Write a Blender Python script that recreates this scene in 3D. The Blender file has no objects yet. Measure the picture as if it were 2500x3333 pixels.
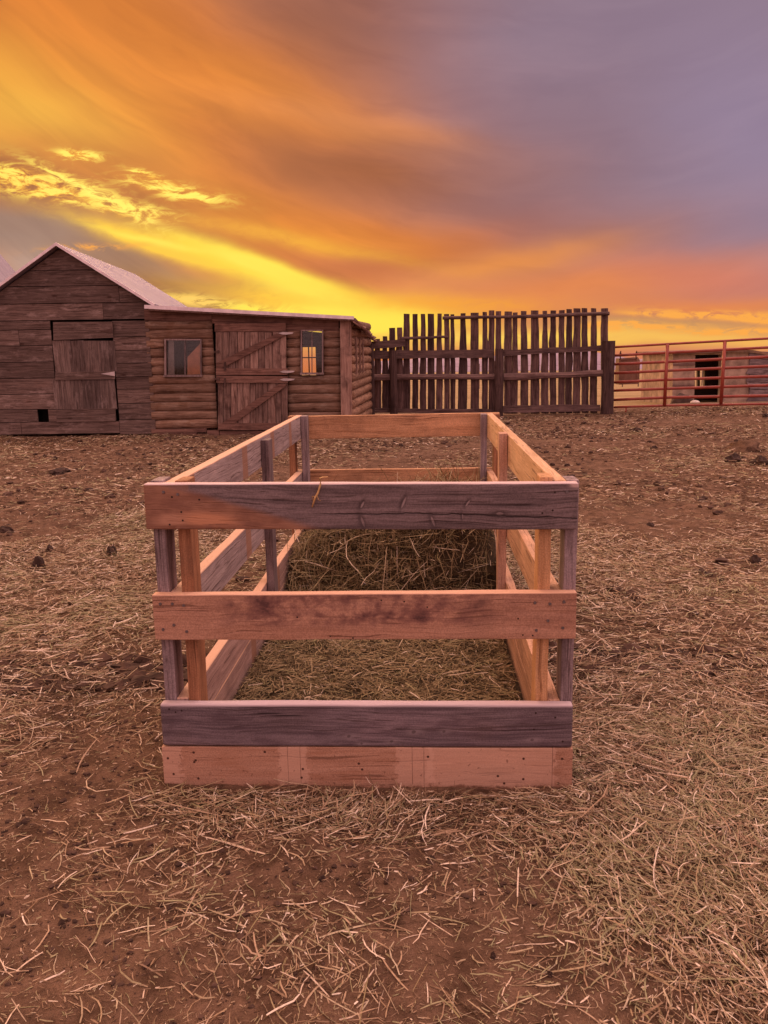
import bpy, bmesh, math, random
import numpy as np
from mathutils import Vector, Matrix, Euler
R = random.Random(7)
NP = np.random.default_rng(11)
SC = bpy.context.scene
COL = SC.collection
PI = math.pi

def lin(r, g, b):
    f = lambda v: (v/255/12.92) if v/255 <= .04045 else ((v/255+.055)/1.055)**2.4
    return (f(r), f(g), f(b), 1)

# ------------------------------------------------------------------ camera
FPX, CAM_H, PITCH, ROLL = 2679.2, 1.3703, .1931, -.0148
_cp, _sp, _cr, _sr = math.cos(PITCH), math.sin(PITCH), math.cos(ROLL), math.sin(ROLL)
FW = Vector((0, _cp, -_sp)); _u0 = Vector((0, _sp, _cp)); _r0 = Vector((1, 0, 0))
RT = _cr*_r0 + _sr*_u0; UP = -_sr*_r0 + _cr*_u0
cam = bpy.data.cameras.new('camera'); camo = bpy.data.objects.new('camera', cam); COL.objects.link(camo)
camo.matrix_world = Matrix(((RT.x, UP.x, -FW.x, 0), (RT.y, UP.y, -FW.y, 0), (RT.z, UP.z, -FW.z, CAM_H), (0, 0, 0, 1)))
cam.sensor_fit = 'VERTICAL'; cam.sensor_height = 36; cam.sensor_width = 27
cam.lens = FPX/3333*36; cam.clip_start = .05; cam.clip_end = 30000
SC.camera = camo
SC.view_settings.view_transform = 'Standard'; SC.view_settings.look = 'None'
SC.view_settings.exposure = 0; SC.view_settings.gamma = 1

def ray(px, py): return FW + RT*((px-1250)/FPX) + UP*((1666.5-py)/FPX)
def pt(px, py, Y):                       # the point that far ahead
    d = ray(px, py); t = Y/d.y
    return Vector((d.x*t, Y, CAM_H + d.z*t))
def gpt(px, py, z=0.0):                  # the point on the ground
    d = ray(px, py); t = (z-CAM_H)/d.z
    return Vector((d.x*t, d.y*t, z))
def azel(px, py):
    d = ray(px, py).normalized()
    return math.atan2(d.x, d.y), math.asin(d.z)

# ------------------------------------------------------------------ node helpers
class NT:
    def __init__(s, tree): s.t = tree; s.n = tree.nodes; s.l = tree.links
    def new(s, typ, **kw):
        n = s.n.new(typ)
        for k, v in kw.items(): setattr(n, k, v)
        return n
    def put(s, sock, v):
        if isinstance(v, bpy.types.NodeSocket): s.l.new(v, sock)
        elif v is not None: sock.default_value = v
    def m(s, op, a, b=None, c=None, clamp=False):
        n = s.new('ShaderNodeMath', operation=op); n.use_clamp = clamp
        s.put(n.inputs[0], a)
        if b is not None: s.put(n.inputs[1], b)
        if c is not None: s.put(n.inputs[2], c)
        return n.outputs[0]
    def vm(s, op, a, b=None):
        n = s.new('ShaderNodeVectorMath', operation=op); s.put(n.inputs[0], a)
        if b is not None: s.put(n.inputs[1], b)
        return n.outputs['Value'] if op in ('DOT_PRODUCT', 'LENGTH') else n.outputs[0]
    def mix(s, a, b, f, mode='MIX'):
        n = s.new('ShaderNodeMix', data_type='RGBA', blend_type=mode)
        s.put(n.inputs[0], f); s.put(n.inputs[6], a); s.put(n.inputs[7], b)
        return n.outputs[2]
    def ss(s, v, a, b, lo=0., hi=1.):
        n = s.new('ShaderNodeMapRange', interpolation_type='SMOOTHSTEP')
        s.put(n.inputs[0], v); n.inputs[1].default_value = a; n.inputs[2].default_value = b
        n.inputs[3].default_value = lo; n.inputs[4].default_value = hi
        return n.outputs[0]
    def lr(s, v, a, b, lo=0., hi=1.):
        n = s.new('ShaderNodeMapRange'); s.put(n.inputs[0], v)
        for i, x in zip((1, 2, 3, 4), (a, b, lo, hi)): n.inputs[i].default_value = x
        return n.outputs[0]
    def noise(s, vec, scale=1., detail=4., rough=.55, dist=0., col=False):
        n = s.new('ShaderNodeTexNoise'); s.put(n.inputs['Vector'], vec)
        n.inputs['Scale'].default_value = scale; n.inputs['Detail'].default_value = detail
        n.inputs['Roughness'].default_value = rough; n.inputs['Distortion'].default_value = dist
        return n.outputs['Color' if col else 'Fac']
    def mp(s, vec, loc=(0, 0, 0), rot=(0, 0, 0), sc=(1, 1, 1), typ='POINT'):
        n = s.new('ShaderNodeMapping', vector_type=typ); s.put(n.inputs[0], vec)
        n.inputs[1].default_value = loc; n.inputs[2].default_value = rot; n.inputs[3].default_value = sc
        return n.outputs[0]
    def gauss(s, vec, loc, rot, rad):     # exp(-r^2) of an ellipse
        q = s.mp(vec, (loc[0], loc[1], loc[2] if len(loc) > 2 else 0), (0, 0, rot), (rad[0], rad[1], 1), 'TEXTURE')
        d = s.vm('DOT_PRODUCT', q, q)
        return s.m('EXPONENT', s.m('MULTIPLY', d, -1.))
    def comb(s, x, y, z=0.):
        n = s.new('ShaderNodeCombineXYZ')
        for i, v in enumerate((x, y, z)): s.put(n.inputs[i], v)
        return n.outputs[0]
    def sep(s, v):
        n = s.new('ShaderNodeSeparateXYZ'); s.put(n.inputs[0], v); return n.outputs
    def ramp(s, f, stops):
        n = s.new('ShaderNodeValToRGB'); s.put(n.inputs[0], f)
        e = n.color_ramp.elements
        while len(e) < len(stops): e.new(.5)
        for x, (p, c) in zip(e, stops): x.position = p; x.color = c
        return n.outputs[0]

# ------------------------------------------------------------------ world: a sunset sky seen by direction
SUN_AZ, SUN_EL = math.radians(-17), math.radians(11)
world = bpy.data.worlds.new('World'); SC.world = world; world.use_nodes = True
w = NT(world.node_tree); w.n.clear()
dirv = w.new('ShaderNodeTexCoord').outputs['Generated']
dx, dy, dz = w.sep(dirv)
az = w.m('ARCTAN2', dx, dy); el = w.m('ARCSINE', dz)
ae = w.comb(az, el, 0)
zc = w.m('ADD', w.m('MAXIMUM', dz, 0.), .10)
plane = w.comb(w.m('DIVIDE', dx, zc), w.m('DIVIDE', dy, zc), 0)       # flat cloud layer overhead: streets converge on the horizon
warp = w.vm('SUBTRACT', w.noise(w.mp(ae, rot=(0, 0, .2), sc=(4.5, 9., 1)), 1.3, 4, .5, col=True), (.5, .5, .5))
n2 = w.new('ShaderNodeVectorMath', operation='SCALE'); w.put(n2.inputs[0], warp); n2.inputs['Scale'].default_value = .085
aw = w.vm('ADD', ae, w.vm('MULTIPLY', n2.outputs[0], (1., .45, 0)))
lane = w.m('SUBTRACT', w.m('ADD', el, w.m('MULTIPLY', az, .24)), w.m('MULTIPLY', w.m('MULTIPLY', az, az), .55))
lv = w.vm('ADD', w.comb(az, lane, 0), w.vm('MULTIPLY', n2.outputs[0], (.5, .35, 0)))
streak = w.noise(w.mp(lv, sc=(3.6, 15, 1)), 1.2, 6, .52, .5)
streak2 = w.noise(w.mp(lv, loc=(3, 7, 0), sc=(5.5, 24, 1)), 1.3, 7, .56, .7)
av = w.vm('ADD', ae, w.vm('MULTIPLY', n2.outputs[0], (.5, .32, 0)))
fleck = w.noise(w.mp(av, rot=(0, 0, .12), sc=(26, 70, 1)), 1.4, 8, .66, .9)
def blob(col, vec, px, py, rx, ry, ang, c, st, mod=None):
    a, e = azel(px, py)
    g = w.gauss(vec, (a, e), math.radians(ang), (rx/FPX, ry/FPX))
    g = w.m('MULTIPLY', g, st)
    if mod is not None: g = w.m('MULTIPLY', g, mod)
    g = w.m('MINIMUM', g, 1.)
    return w.mix(col, lin(*c), g)
# broad colour of the deck: orange on the sunset side to lilac grey on the right
c = w.mix(lin(222, 124, 46), lin(146, 122, 138), w.ss(w.m('ADD', az, w.m('MULTIPLY', el, .55)), -.12, .36))
c = w.mix(c, lin(222, 124, 78), w.ss(el, .13, .015, 0, .85))
B = lambda *a, **k: globals().__setitem__('c', blob(c, aw, *a, **k))
B(200, 150, 560, 260, -10, (222, 126, 46), .75)
B(0, 0, 260, 120, 0, (196, 112, 48), .6)
B(1050, 40, 430, 190, 0, (146, 90, 72), .85)
B(620, 200, 520, 150, -14, (222, 126, 44), .8)
B(2150, 120, 480, 330, 0, (146, 122, 140), .7)
B(2480, 460, 260, 330, 20, (154, 134, 160), .75)
B(1650, 560, 420, 200, -6, (150, 104, 104), .6)
B(850, 330, 520, 80, -14, (230, 138, 54), .75)
B(1150, 390, 320, 40, -10, (222, 138, 82), .6)
B(1130, 560, 360, 100, -12, (160, 92, 56), .9)
B(1850, 800, 420, 90, 6, (180, 108, 82), .55)
B(1330, 850, 360, 60, 14, (188, 100, 54), .7)
B(720, 640, 420, 60, -14, (224, 130, 50), .8)
B(300, 745, 300, 34, -9, (186, 112, 58), 1.2)
B(40, 390, 330, 150, -8, (250, 186, 66), .95)
B(330, 520, 330, 60, -14, (224, 136, 52), .6)
B(160, 640, 480, 130, -8, (166, 98, 54), 1.3)
B(560, 610, 260, 50, -14, (226, 138, 52), .7)
B(1900, 935, 520, 75, 4, (236, 138, 74), .85)
B(1640, 860, 300, 46, 10, (246, 154, 70), .7)
B(2330, 900, 300, 60, -6, (216, 124, 102), .6)
B(1250, 770, 330, 60, -8, (226, 128, 48), .8)
B(980, 770, 340, 40, -10, (236, 144, 46), .7)
B(230, 740, 330, 60, -10, (196, 118, 64), .8)
B(400, 890, 340, 76, -17, (156, 110, 88), 1.9)
B(740, 958, 260, 36, -7, (160, 102, 64), 2.0)
B(30, 745, 260, 60, -4, (156, 120, 106), 1.2)
B(60, 860, 130, 50, -10, (186, 160, 150), .7)
B(2350, 1000, 300, 26, -2, (238, 140, 70), .7)
B(2150, 1050, 420, 22, -2, (196, 142, 96), .8)
B(2200, 1105, 600, 26, 1, (250, 190, 90), .9)
# fine streaks of the deck
lite = w.ss(streak, .42, .72); dark = w.ss(streak2, .38, .7)
c = w.mix(c, w.mix(c, (1.4, 1.36, 1.25, 1), 1., 'MULTIPLY'), w.m('MULTIPLY', lite, w.ss(az, .35, -.1, .18, .5)))
c = w.mix(c, w.mix(c, (.74, .70, .76, 1), 1., 'MULTIPLY'), w.m('MULTIPLY', dark, w.ss(az, .35, -.1, .15, .45)))
# the burning bands near the sun, and the ragged bright scud on the left
fl_ = w.m('ADD', w.m('MULTIPLY', fleck, .8), w.m('MULTIPLY', streak2, .2))
rag0 = w.ss(fl_, .40, .56); rag = w.ss(fl_, .47, .60)
soft = w.ss(w.m('ADD', w.m('MULTIPLY', fleck, .45), w.m('MULTIPLY', streak, .55)), .28, .6, .5, 1.25)
H = lambda *a, **k: globals().__setitem__('c', blob(c, av, *a, **k))
HOT = (260, 230, 80)
H(560, 812, 280, 26, -15, (255, 200, 60), 1.3, mod=soft)
H(830, 872, 270, 25, -19, (255, 210, 58), 1.8, mod=soft)
H(900, 890, 210, 20, -20, HOT, 1.6)
H(500, 786, 150, 9, -10, HOT, .8, mod=soft)
H(900, 780, 380, 24, -10, (250, 176, 54), .7, mod=soft)
H(1140, 1000, 360, 42, -8, (255, 196, 58), 1.4, mod=soft)
H(1160, 1040, 230, 52, 0, HOT, 1.5)
H(1060, 965, 200, 26, -14, HOT, 1.1)
H(1480, 990, 360, 30, -3, (250, 164, 54), .7, mod=soft)
H(1600, 1100, 480, 30, 1, (255, 206, 90), 1.0, mod=soft)
H(860, 1000, 260, 14, -7, HOT, 1.2, mod=rag0)
H(640, 975, 100, 18, -4, (255, 204, 96), 1.2, mod=rag0)
for q in ((95, 592, 150, 30, -5), (320, 640, 140, 24, -26), (430, 690, 90, 18, -6), (190, 640, 120, 18, -6), (575, 624, 110, 20, -10), (490, 575, 50, 9, -20), (270, 497, 50, 14, -4)):
    H(*q, (250, 172, 58), 1.6, mod=rag0); H(*q, (264, 236, 100), 2.3, mod=rag)
H(330, 640, 130, 15, -26, (268, 246, 110), 1.3, mod=rag0)
H(430, 682, 90, 14, -8, (268, 244, 104), 1.3, mod=rag0)
H(590, 626, 80, 10, -9, (268, 244, 104), 1.2, mod=rag0)
H(300, 806, 120, 8, 4, (244, 160, 66), 1.3, mod=rag0)
for q in ((2330, 1022, 190, 12, -4), (2100, 1070, 120, 9, 2), (2480, 1040, 120, 8, -6), (2150, 1025, 120, 8, -3), (1990, 1060, 110, 9, 0), (2380, 1075, 160, 9, 2)):
    H(*q, (255, 172, 76), 1.6, mod=rag0)
# the rest of the dome, outside the picture: pink afterglow overhead, mauve in the east
up_c = w.mix((3.9, 2.58, 2.26, 1), (1.12, .70, .70, 1), w.ss(dy, .30, -.50))
c = w.mix(c, up_c, w.ss(el, .42, 1.15))
c = w.mix(c, w.mix((.98, .56, .56, 1), up_c, w.ss(el, .05, .7)), w.ss(dy, .55, -.15))
c = w.mix(c, (1.5, .75, .33, 1), w.m('MULTIPLY', w.ss(az, -.5, -.9), w.ss(az, -2.2, -1.5)))
c = w.mix(c, (.25, .14, .09, 1), w.ss(dz, -.03, -.12))
sky = w.new('ShaderNodeTexSky', sky_type='NISHITA'); sky.sun_disc = False
sky.sun_elevation = SUN_EL; sky.sun_rotation = SUN_AZ
bg1 = w.new('ShaderNodeBackground'); w.put(bg1.inputs[0], sky.outputs[0]); bg1.inputs[1].default_value = .05
bg2 = w.new('ShaderNodeBackground'); w.put(bg2.inputs[0], c); bg2.inputs[1].default_value = 1.0
ms = w.new('ShaderNodeMixShader'); ms.inputs[0].default_value = .97
w.l.new(bg1.outputs[0], ms.inputs[1]); w.l.new(bg2.outputs[0], ms.inputs[2])
wo = w.new('ShaderNodeOutputWorld'); w.l.new(ms.outputs[0], wo.inputs[0])

sl = bpy.data.lights.new('sun', 'SUN'); so = bpy.data.objects.new('sun', sl); COL.objects.link(so)
sl.energy = 2.2; sl.angle = math.radians(22); sl.color = (1, .56, .26)
sd = Vector((math.sin(SUN_AZ)*math.cos(SUN_EL), math.cos(SUN_AZ)*math.cos(SUN_EL), math.sin(SUN_EL)))
so.rotation_euler = sd.to_track_quat('Z', 'Y').to_euler(); so.location = (-20, 60, 20)

# ------------------------------------------------------------------ noise fields for terrain and scatter
class Field:
    def __init__(s, seed, n=128): s.g = np.random.default_rng(seed).random((n, n)); s.n = n
    def __call__(s, x, y, f):
        x = np.asarray(x, float)*f; y = np.asarray(y, float)*f
        xi = np.floor(x).astype(int); yi = np.floor(y).astype(int); u = x-xi; v = y-yi
        u = u*u*(3-2*u); v = v*v*(3-2*v); n = s.n
        g = lambda i, j: s.g[(xi+i) % n, (yi+j) % n]
        return (g(0, 0)*(1-u)+g(1, 0)*u)*(1-v)+(g(0, 1)*(1-u)+g(1, 1)*u)*v
F1, F2, F3 = Field(1), Field(2), Field(3)
def fbm(x, y, f, o=4, fld=F1):
    a = 0; amp = 1; tot = 0
    for k in range(o): a = a+amp*fld(x+k*17.3, y-k*9.1, f*2**k); tot += amp; amp *= .55
    return a/tot
def sstep(v, a, b):
    t = np.clip((np.asarray(v, float)-a)/(b-a), 0, 1); return t*t*(3-2*t)
_ty = np.array([-60, 19, 20.5, 24, 32, 60, 150, 600, 3000, 9000.])
_tz = np.array([0, 0, -.08, -.34, -.82, -1.63, -3.9, -16, -77, -232.])
def terrain(x, y):
    x = np.asarray(x, float); y = np.asarray(y, float)
    z = np.interp(y, _ty, _tz)
    return z + .13*sstep(x, 4.2, 7.5)*sstep(y, 9, 15)*(1-sstep(y, 18, 22))
def ground_z(x, y):
    x = np.asarray(x, float); y = np.asarray(y, float)
    near = 1-sstep(y, 15, 19)
    b = (fbm(x, y, 1.1, 3)-.5)*.035 + (fbm(x, y, 6, 3, F2)-.5)*.022 + (fbm(x, y, 22, 2, F3)-.5)*.014*(y < 9) + (fbm(x, y, 7, 4, F3)-.5)*.05*sstep(y, 4, 7)
    bury = sstep(np.hypot(x, y-1.6), .2, 1.2)
    return terrain(x, y) + b*near*(.5+.5*bury)

# ------------------------------------------------------------------ object helpers
def link(name, mesh, mats, parent=None):
    o = bpy.data.objects.new(name, mesh); COL.objects.link(o)
    for m in (mats if isinstance(mats, (list, tuple)) else [mats]): mesh.materials.append(m)
    if parent is not None: o.parent = parent
    return o
def obj(name, bm, mats, parent=None, smooth=False):
    me = bpy.data.meshes.new(name); bmesh.ops.recalc_face_normals(bm, faces=bm.faces)
    bm.to_mesh(me); bm.free()
    if smooth:
        for p in me.polygons: p.use_smooth = True
    return link(name, me, mats, parent)
def thing(name, label, cat, loc=(0, 0, 0), rotz=0, group=None):
    o = bpy.data.objects.new(name, None); COL.objects.link(o); o.location = loc; o.rotation_euler = (0, 0, rotz)
    return tag(o, label, cat, group)
def tag(o, label=None, cat=None, group=None, kind=None):
    for k, v in (('label', label), ('category', cat), ('group', group), ('kind', kind)):
        if v: o[k] = v
    return o
def newbm():
    bm = bmesh.new(); bm.verts.layers.float.new('tint'); return bm
def setint(bm, vs, t):
    l = bm.verts.layers.float['tint']
    for v in vs: v[l] = t
def box(bm, c, s, rot=None, bev=0, t=None, seg=2):
    g = bmesh.ops.create_cube(bm, size=1)['verts']
    M = Matrix.Translation(c) @ (rot.to_matrix().to_4x4() if rot else Matrix()) @ Matrix.Diagonal((*s, 1))
    bmesh.ops.transform(bm, matrix=M, verts=g)
    if bev:
        es = list({e for v in g for e in v.link_edges})
        r = bmesh.ops.bevel(bm, geom=es, offset=bev, segments=seg, affect='EDGES', profile=.6)
        g = list({v for f in r['faces'] for v in f.verts} | {v for v in g if v.is_valid})
    setint(bm, g, R.random() if t is None else t)
    return g
def prism(bm, xz, y0, y1, t=None, bev=0):           # polygon in x,z pushed through in y
    a = [bm.verts.new((x, y0, z)) for x, z in xz]; b = [bm.verts.new((x, y1, z)) for x, z in xz]
    fs = [bm.faces.new(a), bm.faces.new(b[::-1])]
    n = len(a)
    for i in range(n): fs.append(bm.faces.new((a[i], a[(i+1) % n], b[(i+1) % n], b[i])))
    setint(bm, a+b, R.random() if t is None else t)
    return a+b
def hexa(bm, top, dz=None, bot=None, t=None):         # four top corners and four below
    bot = bot or [Vector(p)+Vector(dz) for p in top]
    a = [bm.verts.new(p) for p in top]; b = [bm.verts.new(p) for p in bot]
    bm.faces.new(a); bm.faces.new(b[::-1])
    for i in range(4): bm.faces.new((a[i], a[(i+1) % 4], b[(i+1) % 4], b[i]))
    setint(bm, a+b, R.random() if t is None else t)
def tube(bm, pts, rads, n=8, wob=0., t=None, sq=None, step=None):   # a round bar along a polyline
    pts = [Vector(p) for p in pts]
    if isinstance(rads, (int, float)): rads = [rads]*len(pts)
    if step:
        P, Q = [pts[0]], [rads[0]]
        for i in range(len(pts)-1):
            k = max(1, int((pts[i+1]-pts[i]).length/step))
            for j in range(1, k+1):
                P.append(pts[i].lerp(pts[i+1], j/k)); Q.append(rads[i]+(rads[i+1]-rads[i])*j/k)
        pts, rads = P, Q
    tt = R.random() if t is None else t
    rings = []
    ph = R.random()*6
    for i, p in enumerate(pts):
        d = (pts[min(i+1, len(pts)-1)]-pts[max(i-1, 0)]).normalized()
        ref = Vector((0, 0, 1)) if abs(d.z) < .9 else Vector((0, 1, 0))
        u = d.cross(ref).normalized(); v = u.cross(d)
        ring = []
        for k in range(n):
            a = 2*PI*k/n
            r = rads[i]*(1+wob*(math.sin(ph+a*2+i*.9)*.5+R.uniform(-.5, .5)))
            su, sv = (sq or (1, 1))
            ring.append(bm.verts.new(p+u*(math.cos(a)*r*su)+v*(math.sin(a)*r*sv)))
        rings.append(ring)
    for a, b in zip(rings, rings[1:]):
        for k in range(n): bm.faces.new((a[k], a[(k+1) % n], b[(k+1) % n], b[k]))
    bm.faces.new(rings[0][::-1]); bm.faces.new(rings[-1])
    setint(bm, [v for r in rings for v in r], tt)

# ------------------------------------------------------------------ materials
def mat(name):
    m = bpy.data.materials.new(name); m.use_nodes = True
    k = NT(m.node_tree); k.n.clear()
    b = k.new('ShaderNodeBsdfPrincipled'); o = k.new('ShaderNodeOutputMaterial'); k.l.new(b.outputs[0], o.inputs[0])
    return m, k, b
def bump(k, b, h, strength=.5, dist=.01):
    n = k.new('ShaderNodeBump'); n.inputs['Strength'].default_value = strength; n.inputs['Distance'].default_value = dist
    k.put(n.inputs['Height'], h); k.l.new(n.outputs[0], b.inputs['Normal'])
_mc = {}
def wood(name, lightc, darkc, axis='X', stain=(.08, .05, .04, 1), st=.4, rough=.82, tintvar=.35, fib=1., special=None, spec=.25, knots=.5, bs=.5, pale=None):
    if (name, axis) in _mc: return _mc[(name, axis)]
    m, k, b = mat('%s wood %s' % (name, axis.lower()))
    co = k.new('ShaderNodeTexCoord').outputs['Object']
    oi = k.new('ShaderNodeObjectInfo').outputs['Random']
    at = k.new('ShaderNodeAttribute', attribute_name='tint').outputs['Fac']
    off = k.comb(k.m('MULTIPLY', at, 61.), k.m('ADD', k.m('MULTIPLY', oi, 43.), k.m('MULTIPLY', at, 17.)), k.m('MULTIPLY', oi, 29.))
    v = k.vm('ADD', co, off)
    s = {'X': (1, 1, 1), 'Z': (1, 1, 1)}
    al = lambda a, c: (a, c, c) if axis == 'X' else (c, c, a) if axis == 'Z' else (c, a, c)
    wv = k.vm('MULTIPLY', k.vm('SUBTRACT', k.noise(k.vm('MULTIPLY', v, al(2.2, 5.)), 1., 2, .5, col=True), (.5, .5, .5)), al(.0, .05))
    v2 = k.vm('ADD', v, wv)
    fine = k.noise(k.vm('MULTIPLY', v2, al(2.5, 170.*fib)), 1., 5, .65)
    band = k.noise(k.vm('MULTIPLY', v2, al(1.3, 38.)), 1., 4, .6, .4)
    blot = k.noise(v, 4.2, 5, .6)
    blot2 = k.noise(k.vm('MULTIPLY', v, al(1.4, 4.5)), 1.7, 5, .6)
    g = k.m('ADD', k.m('MULTIPLY', fine, .5), k.m('MULTIPLY', band, .5))
    c = k.mix(darkc, lightc, k.ss(g, .37, .62))
    c = k.mix(c, stain, k.m('MULTIPLY', k.ss(blot, .48, .72), st))
    c = k.mix(c, k.mix(c, (.55, .5, .5, 1), 1., 'MULTIPLY'), k.m('MULTIPLY', k.ss(blot2, .5, .7), st*1.2))
    c = k.mix(c, k.mix(c, (1.35, 1.3, 1.28, 1), 1., 'MULTIPLY'), k.m('MULTIPLY', k.ss(blot2, .46, .3), .6))
    if knots:
        vo = k.new('ShaderNodeTexVoronoi'); k.put(vo.inputs['Vector'], k.vm('MULTIPLY', v2, al(2.2, 5.5))); vo.inputs['Scale'].default_value = 1.
        kn = k.ss(vo.outputs['Distance'], .16, .05)
        c = k.mix(c, k.mix(c, (.42, .32, .28, 1), 1., 'MULTIPLY'), k.m('MULTIPLY', kn, knots))
    chk = k.ss(k.noise(k.vm('MULTIPLY', v2, al(1.8, 105.*max(fib, .35))), 1., 3, .6, .2), .585, .66)
    c = k.mix(c, k.mix(c, (.40, .34, .32, 1), 1., 'MULTIPLY'), k.m('MULTIPLY', chk, .75))
    spk = k.noise(v, 210., 3, .7)
    c = k.mix(k.mix(c, (.82, .81, .80, 1), 1., 'MULTIPLY'), k.mix(c, (1.15, 1.15, 1.15, 1), 1., 'MULTIPLY'), k.ss(spk, .34, .66))
    if pale: c = k.mix(c, pale, k.m('MULTIPLY', k.ss(k.noise(k.vm('MULTIPLY', v, al(2.2, 6.)), 1.3, 6, .7), .52, .70), .55))
    hv = k.m('ADD', at, k.m('MULTIPLY', oi, .0))
    c = k.mix(k.mix(c, (1-tintvar, 1-tintvar, 1-tintvar, 1), 1., 'MULTIPLY'), k.mix(c, (1+tintvar, 1+tintvar, 1+tintvar*.9, 1), 1., 'MULTIPLY'), hv)
    h = k.m('SUBTRACT', k.m('ADD', k.m('MULTIPLY', fine, .6), k.m('MULTIPLY', band, .5)), k.m('MULTIPLY', chk, .5))
    if special: c, h = special(k, co, c, h)
    k.put(b.inputs['Base Color'], c); b.inputs['Roughness'].default_value = rough
    b.inputs['Specular IOR Level'].default_value = spec
    bump(k, b, h, bs, .004)
    _mc[(name, axis)] = m
    return m
GREY = ((.36, .27, .28, 1), (.15, .105, .11, 1))
FRESH = ((.60, .33, .20, 1), (.42, .20, .11, 1))
def grey(ax='X'): return wood('weathered grey', *GREY, axis=ax, stain=(.10, .06, .055, 1), st=.35, tintvar=.12)
def fresh(ax='X'): return wood('fresh pine', *FRESH, axis=ax, stain=(.22, .10, .06, 1), st=.3, tintvar=.12)
def golden(ax='X'): return wood('golden pine', (.64, .36, .19, 1), (.49, .25, .115, 1), axis=ax, stain=(.22, .10, .05, 1), st=.25, tintvar=.12)
def brownw(ax='X'): return wood('brown pine', (.44, .21, .11, 1), (.26, .11, .055, 1), axis=ax, stain=(.09, .05, .035, 1), st=.5, tintvar=.12)

def simple(name, col, rough=.7, metal=0., var=.2, scale=8., spec=.3, b2=.2, emit=None):
    m, k, b = mat(name)
    co = k.new('ShaderNodeTexCoord').outputs['Object']
    n = k.noise(co, scale, 6, .6)
    d = tuple(x*(1-var) for x in col[:3])+(1,); l = tuple(x*(1+var) for x in col[:3])+(1,)
    k.put(b.inputs['Base Color'], k.mix(d, l, k.ss(n, .3, .7)))
    b.inputs['Roughness'].default_value = rough; b.inputs['Metallic'].default_value = metal
    b.inputs['Specular IOR Level'].default_value = spec
    if b2: bump(k, b, n, b2, .01)
    return m

BARNW = wood('barn plank', (.195, .130, .112, 1), (.088, .056, .047, 1), 'X', pale=(.36, .26, .235, 1), stain=(.07, .035, .03, 1), st=.3, tintvar=.34, fib=.5, spec=.15, knots=.8)
BARNV = wood('barn door', (.205, .142, .125, 1), (.095, .063, .056, 1), 'Z', pale=(.36, .26, .24, 1), stain=(.06, .03, .025, 1), st=.35, tintvar=.3, fib=.5, spec=.15)
LOGW = wood('cabin log', (.31, .19, .135, 1), (.155, .085, .056, 1), 'X', pale=(.42, .31, .24, 1), stain=(.15, .06, .022, 1), st=.5, tintvar=.35, fib=.45, spec=.2, knots=.8)
LOGY = wood('cabin side log', (.34, .20, .135, 1), (.18, .09, .06, 1), 'Y', stain=(.15, .06, .022, 1), st=.5, tintvar=.35, fib=.45, spec=.2)
CDOORV = wood('cabin door plank', (.34, .22, .18, 1), (.17, .095, .075, 1), 'Z', stain=(.07, .035, .03, 1), st=.7, tintvar=.3, fib=.3, spec=.15)
CDOORX = wood('cabin door rail', (.27, .15, .115, 1), (.14, .07, .055, 1), 'X', stain=(.06, .03, .025, 1), st=.5, tintvar=.2, fib=.3, spec=.15)
SLAB = wood('fence slab', (.17, .10, .09, 1), (.07, .04, .038, 1), 'Z', stain=(.04, .022, .02, 1), st=.5, tintvar=.35, fib=.3, spec=.15)
SLABX = wood('fence rail', (.24, .15, .135, 1), (.11, .065, .06, 1), 'X', stain=(.05, .03, .03, 1), st=.5, tintvar=.3, fib=.3, spec=.15)
# ------------------------------------------------------------------ ground
def ground_mat():
    m, k, b = mat('corral dirt')
    co = k.new('ShaderNodeTexCoord').outputs['Object']
    y = k.sep(co)[1]
    a = k.noise(co, .7, 6, .6); d = k.noise(co, 9., 8, .68); e = k.noise(co, 60., 6, .7); g2 = k.noise(co, 210., 4, .7)
    st = k.noise(k.mp(co, sc=(60, 160, 60), rot=(0, 0, .5)), 1., 3, .6, 1.5)
    st2 = k.noise(k.mp(co, sc=(150, 46, 60), rot=(0, 0, -.3)), 1., 3, .6, 1.5)
    c = k.mix((.092, .050, .031, 1), (.21, .120, .078, 1), k.ss(d, .34, .64))
    c = k.mix(c, (.24, .145, .098, 1), k.m('MULTIPLY', k.ss(a, .48, .68), .5))
    c = k.mix(c, (.055, .028, .018, 1), k.m('MULTIPLY', k.ss(e, .54, .72), .65))
    c = k.mix(c, (.06, .03, .02, 1), k.m('MULTIPLY', k.ss(k.noise(co, 2.6, 7, .72), .52, .68), .6))
    c = k.mix(c, (.34, .21, .14, 1), k.m('MULTIPLY', k.ss(g2, .60, .74), .55)); c = k.mix(c, (.045, .024, .016, 1), k.m('MULTIPLY', k.ss(g2, .42, .30), .6))
    straw = k.m('MAXIMUM', k.ss(st, .60, .68), k.ss(st2, .60, .68))
    c = k.mix(c, (.36, .22, .13, 1), k.m('MULTIPLY', straw, .5))
    # dry pale field beyond the corral
    field = k.mix((.27, .185, .09, 1), (.36, .25, .13, 1), k.ss(k.noise(k.mp(co, sc=(.05, .25, 1)), 1., 6, .6), .35, .65))
    c = k.mix(c, field, k.ss(y, 19.5, 23.))
    k.put(b.inputs['Base Color'], c); b.inputs['Roughness'].default_value = .95
    b.inputs['Specular IOR Level'].default_value = .1
    h = k.m('ADD', k.m('MULTIPLY', d, 1.), k.m('ADD', k.m('MULTIPLY', e, .35), k.m('ADD', k.m('MULTIPLY', straw, .15), k.m('MULTIPLY', g2, .12))))
    bump(k, b, h, .9, .03)
    return m
DIRT = ground_mat()
def axis(parts):
    r = []
    for a, b, n in parts: r += list(np.linspace(a, b, n, endpoint=False))
    return np.array(r+[parts[-1][1]])
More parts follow.
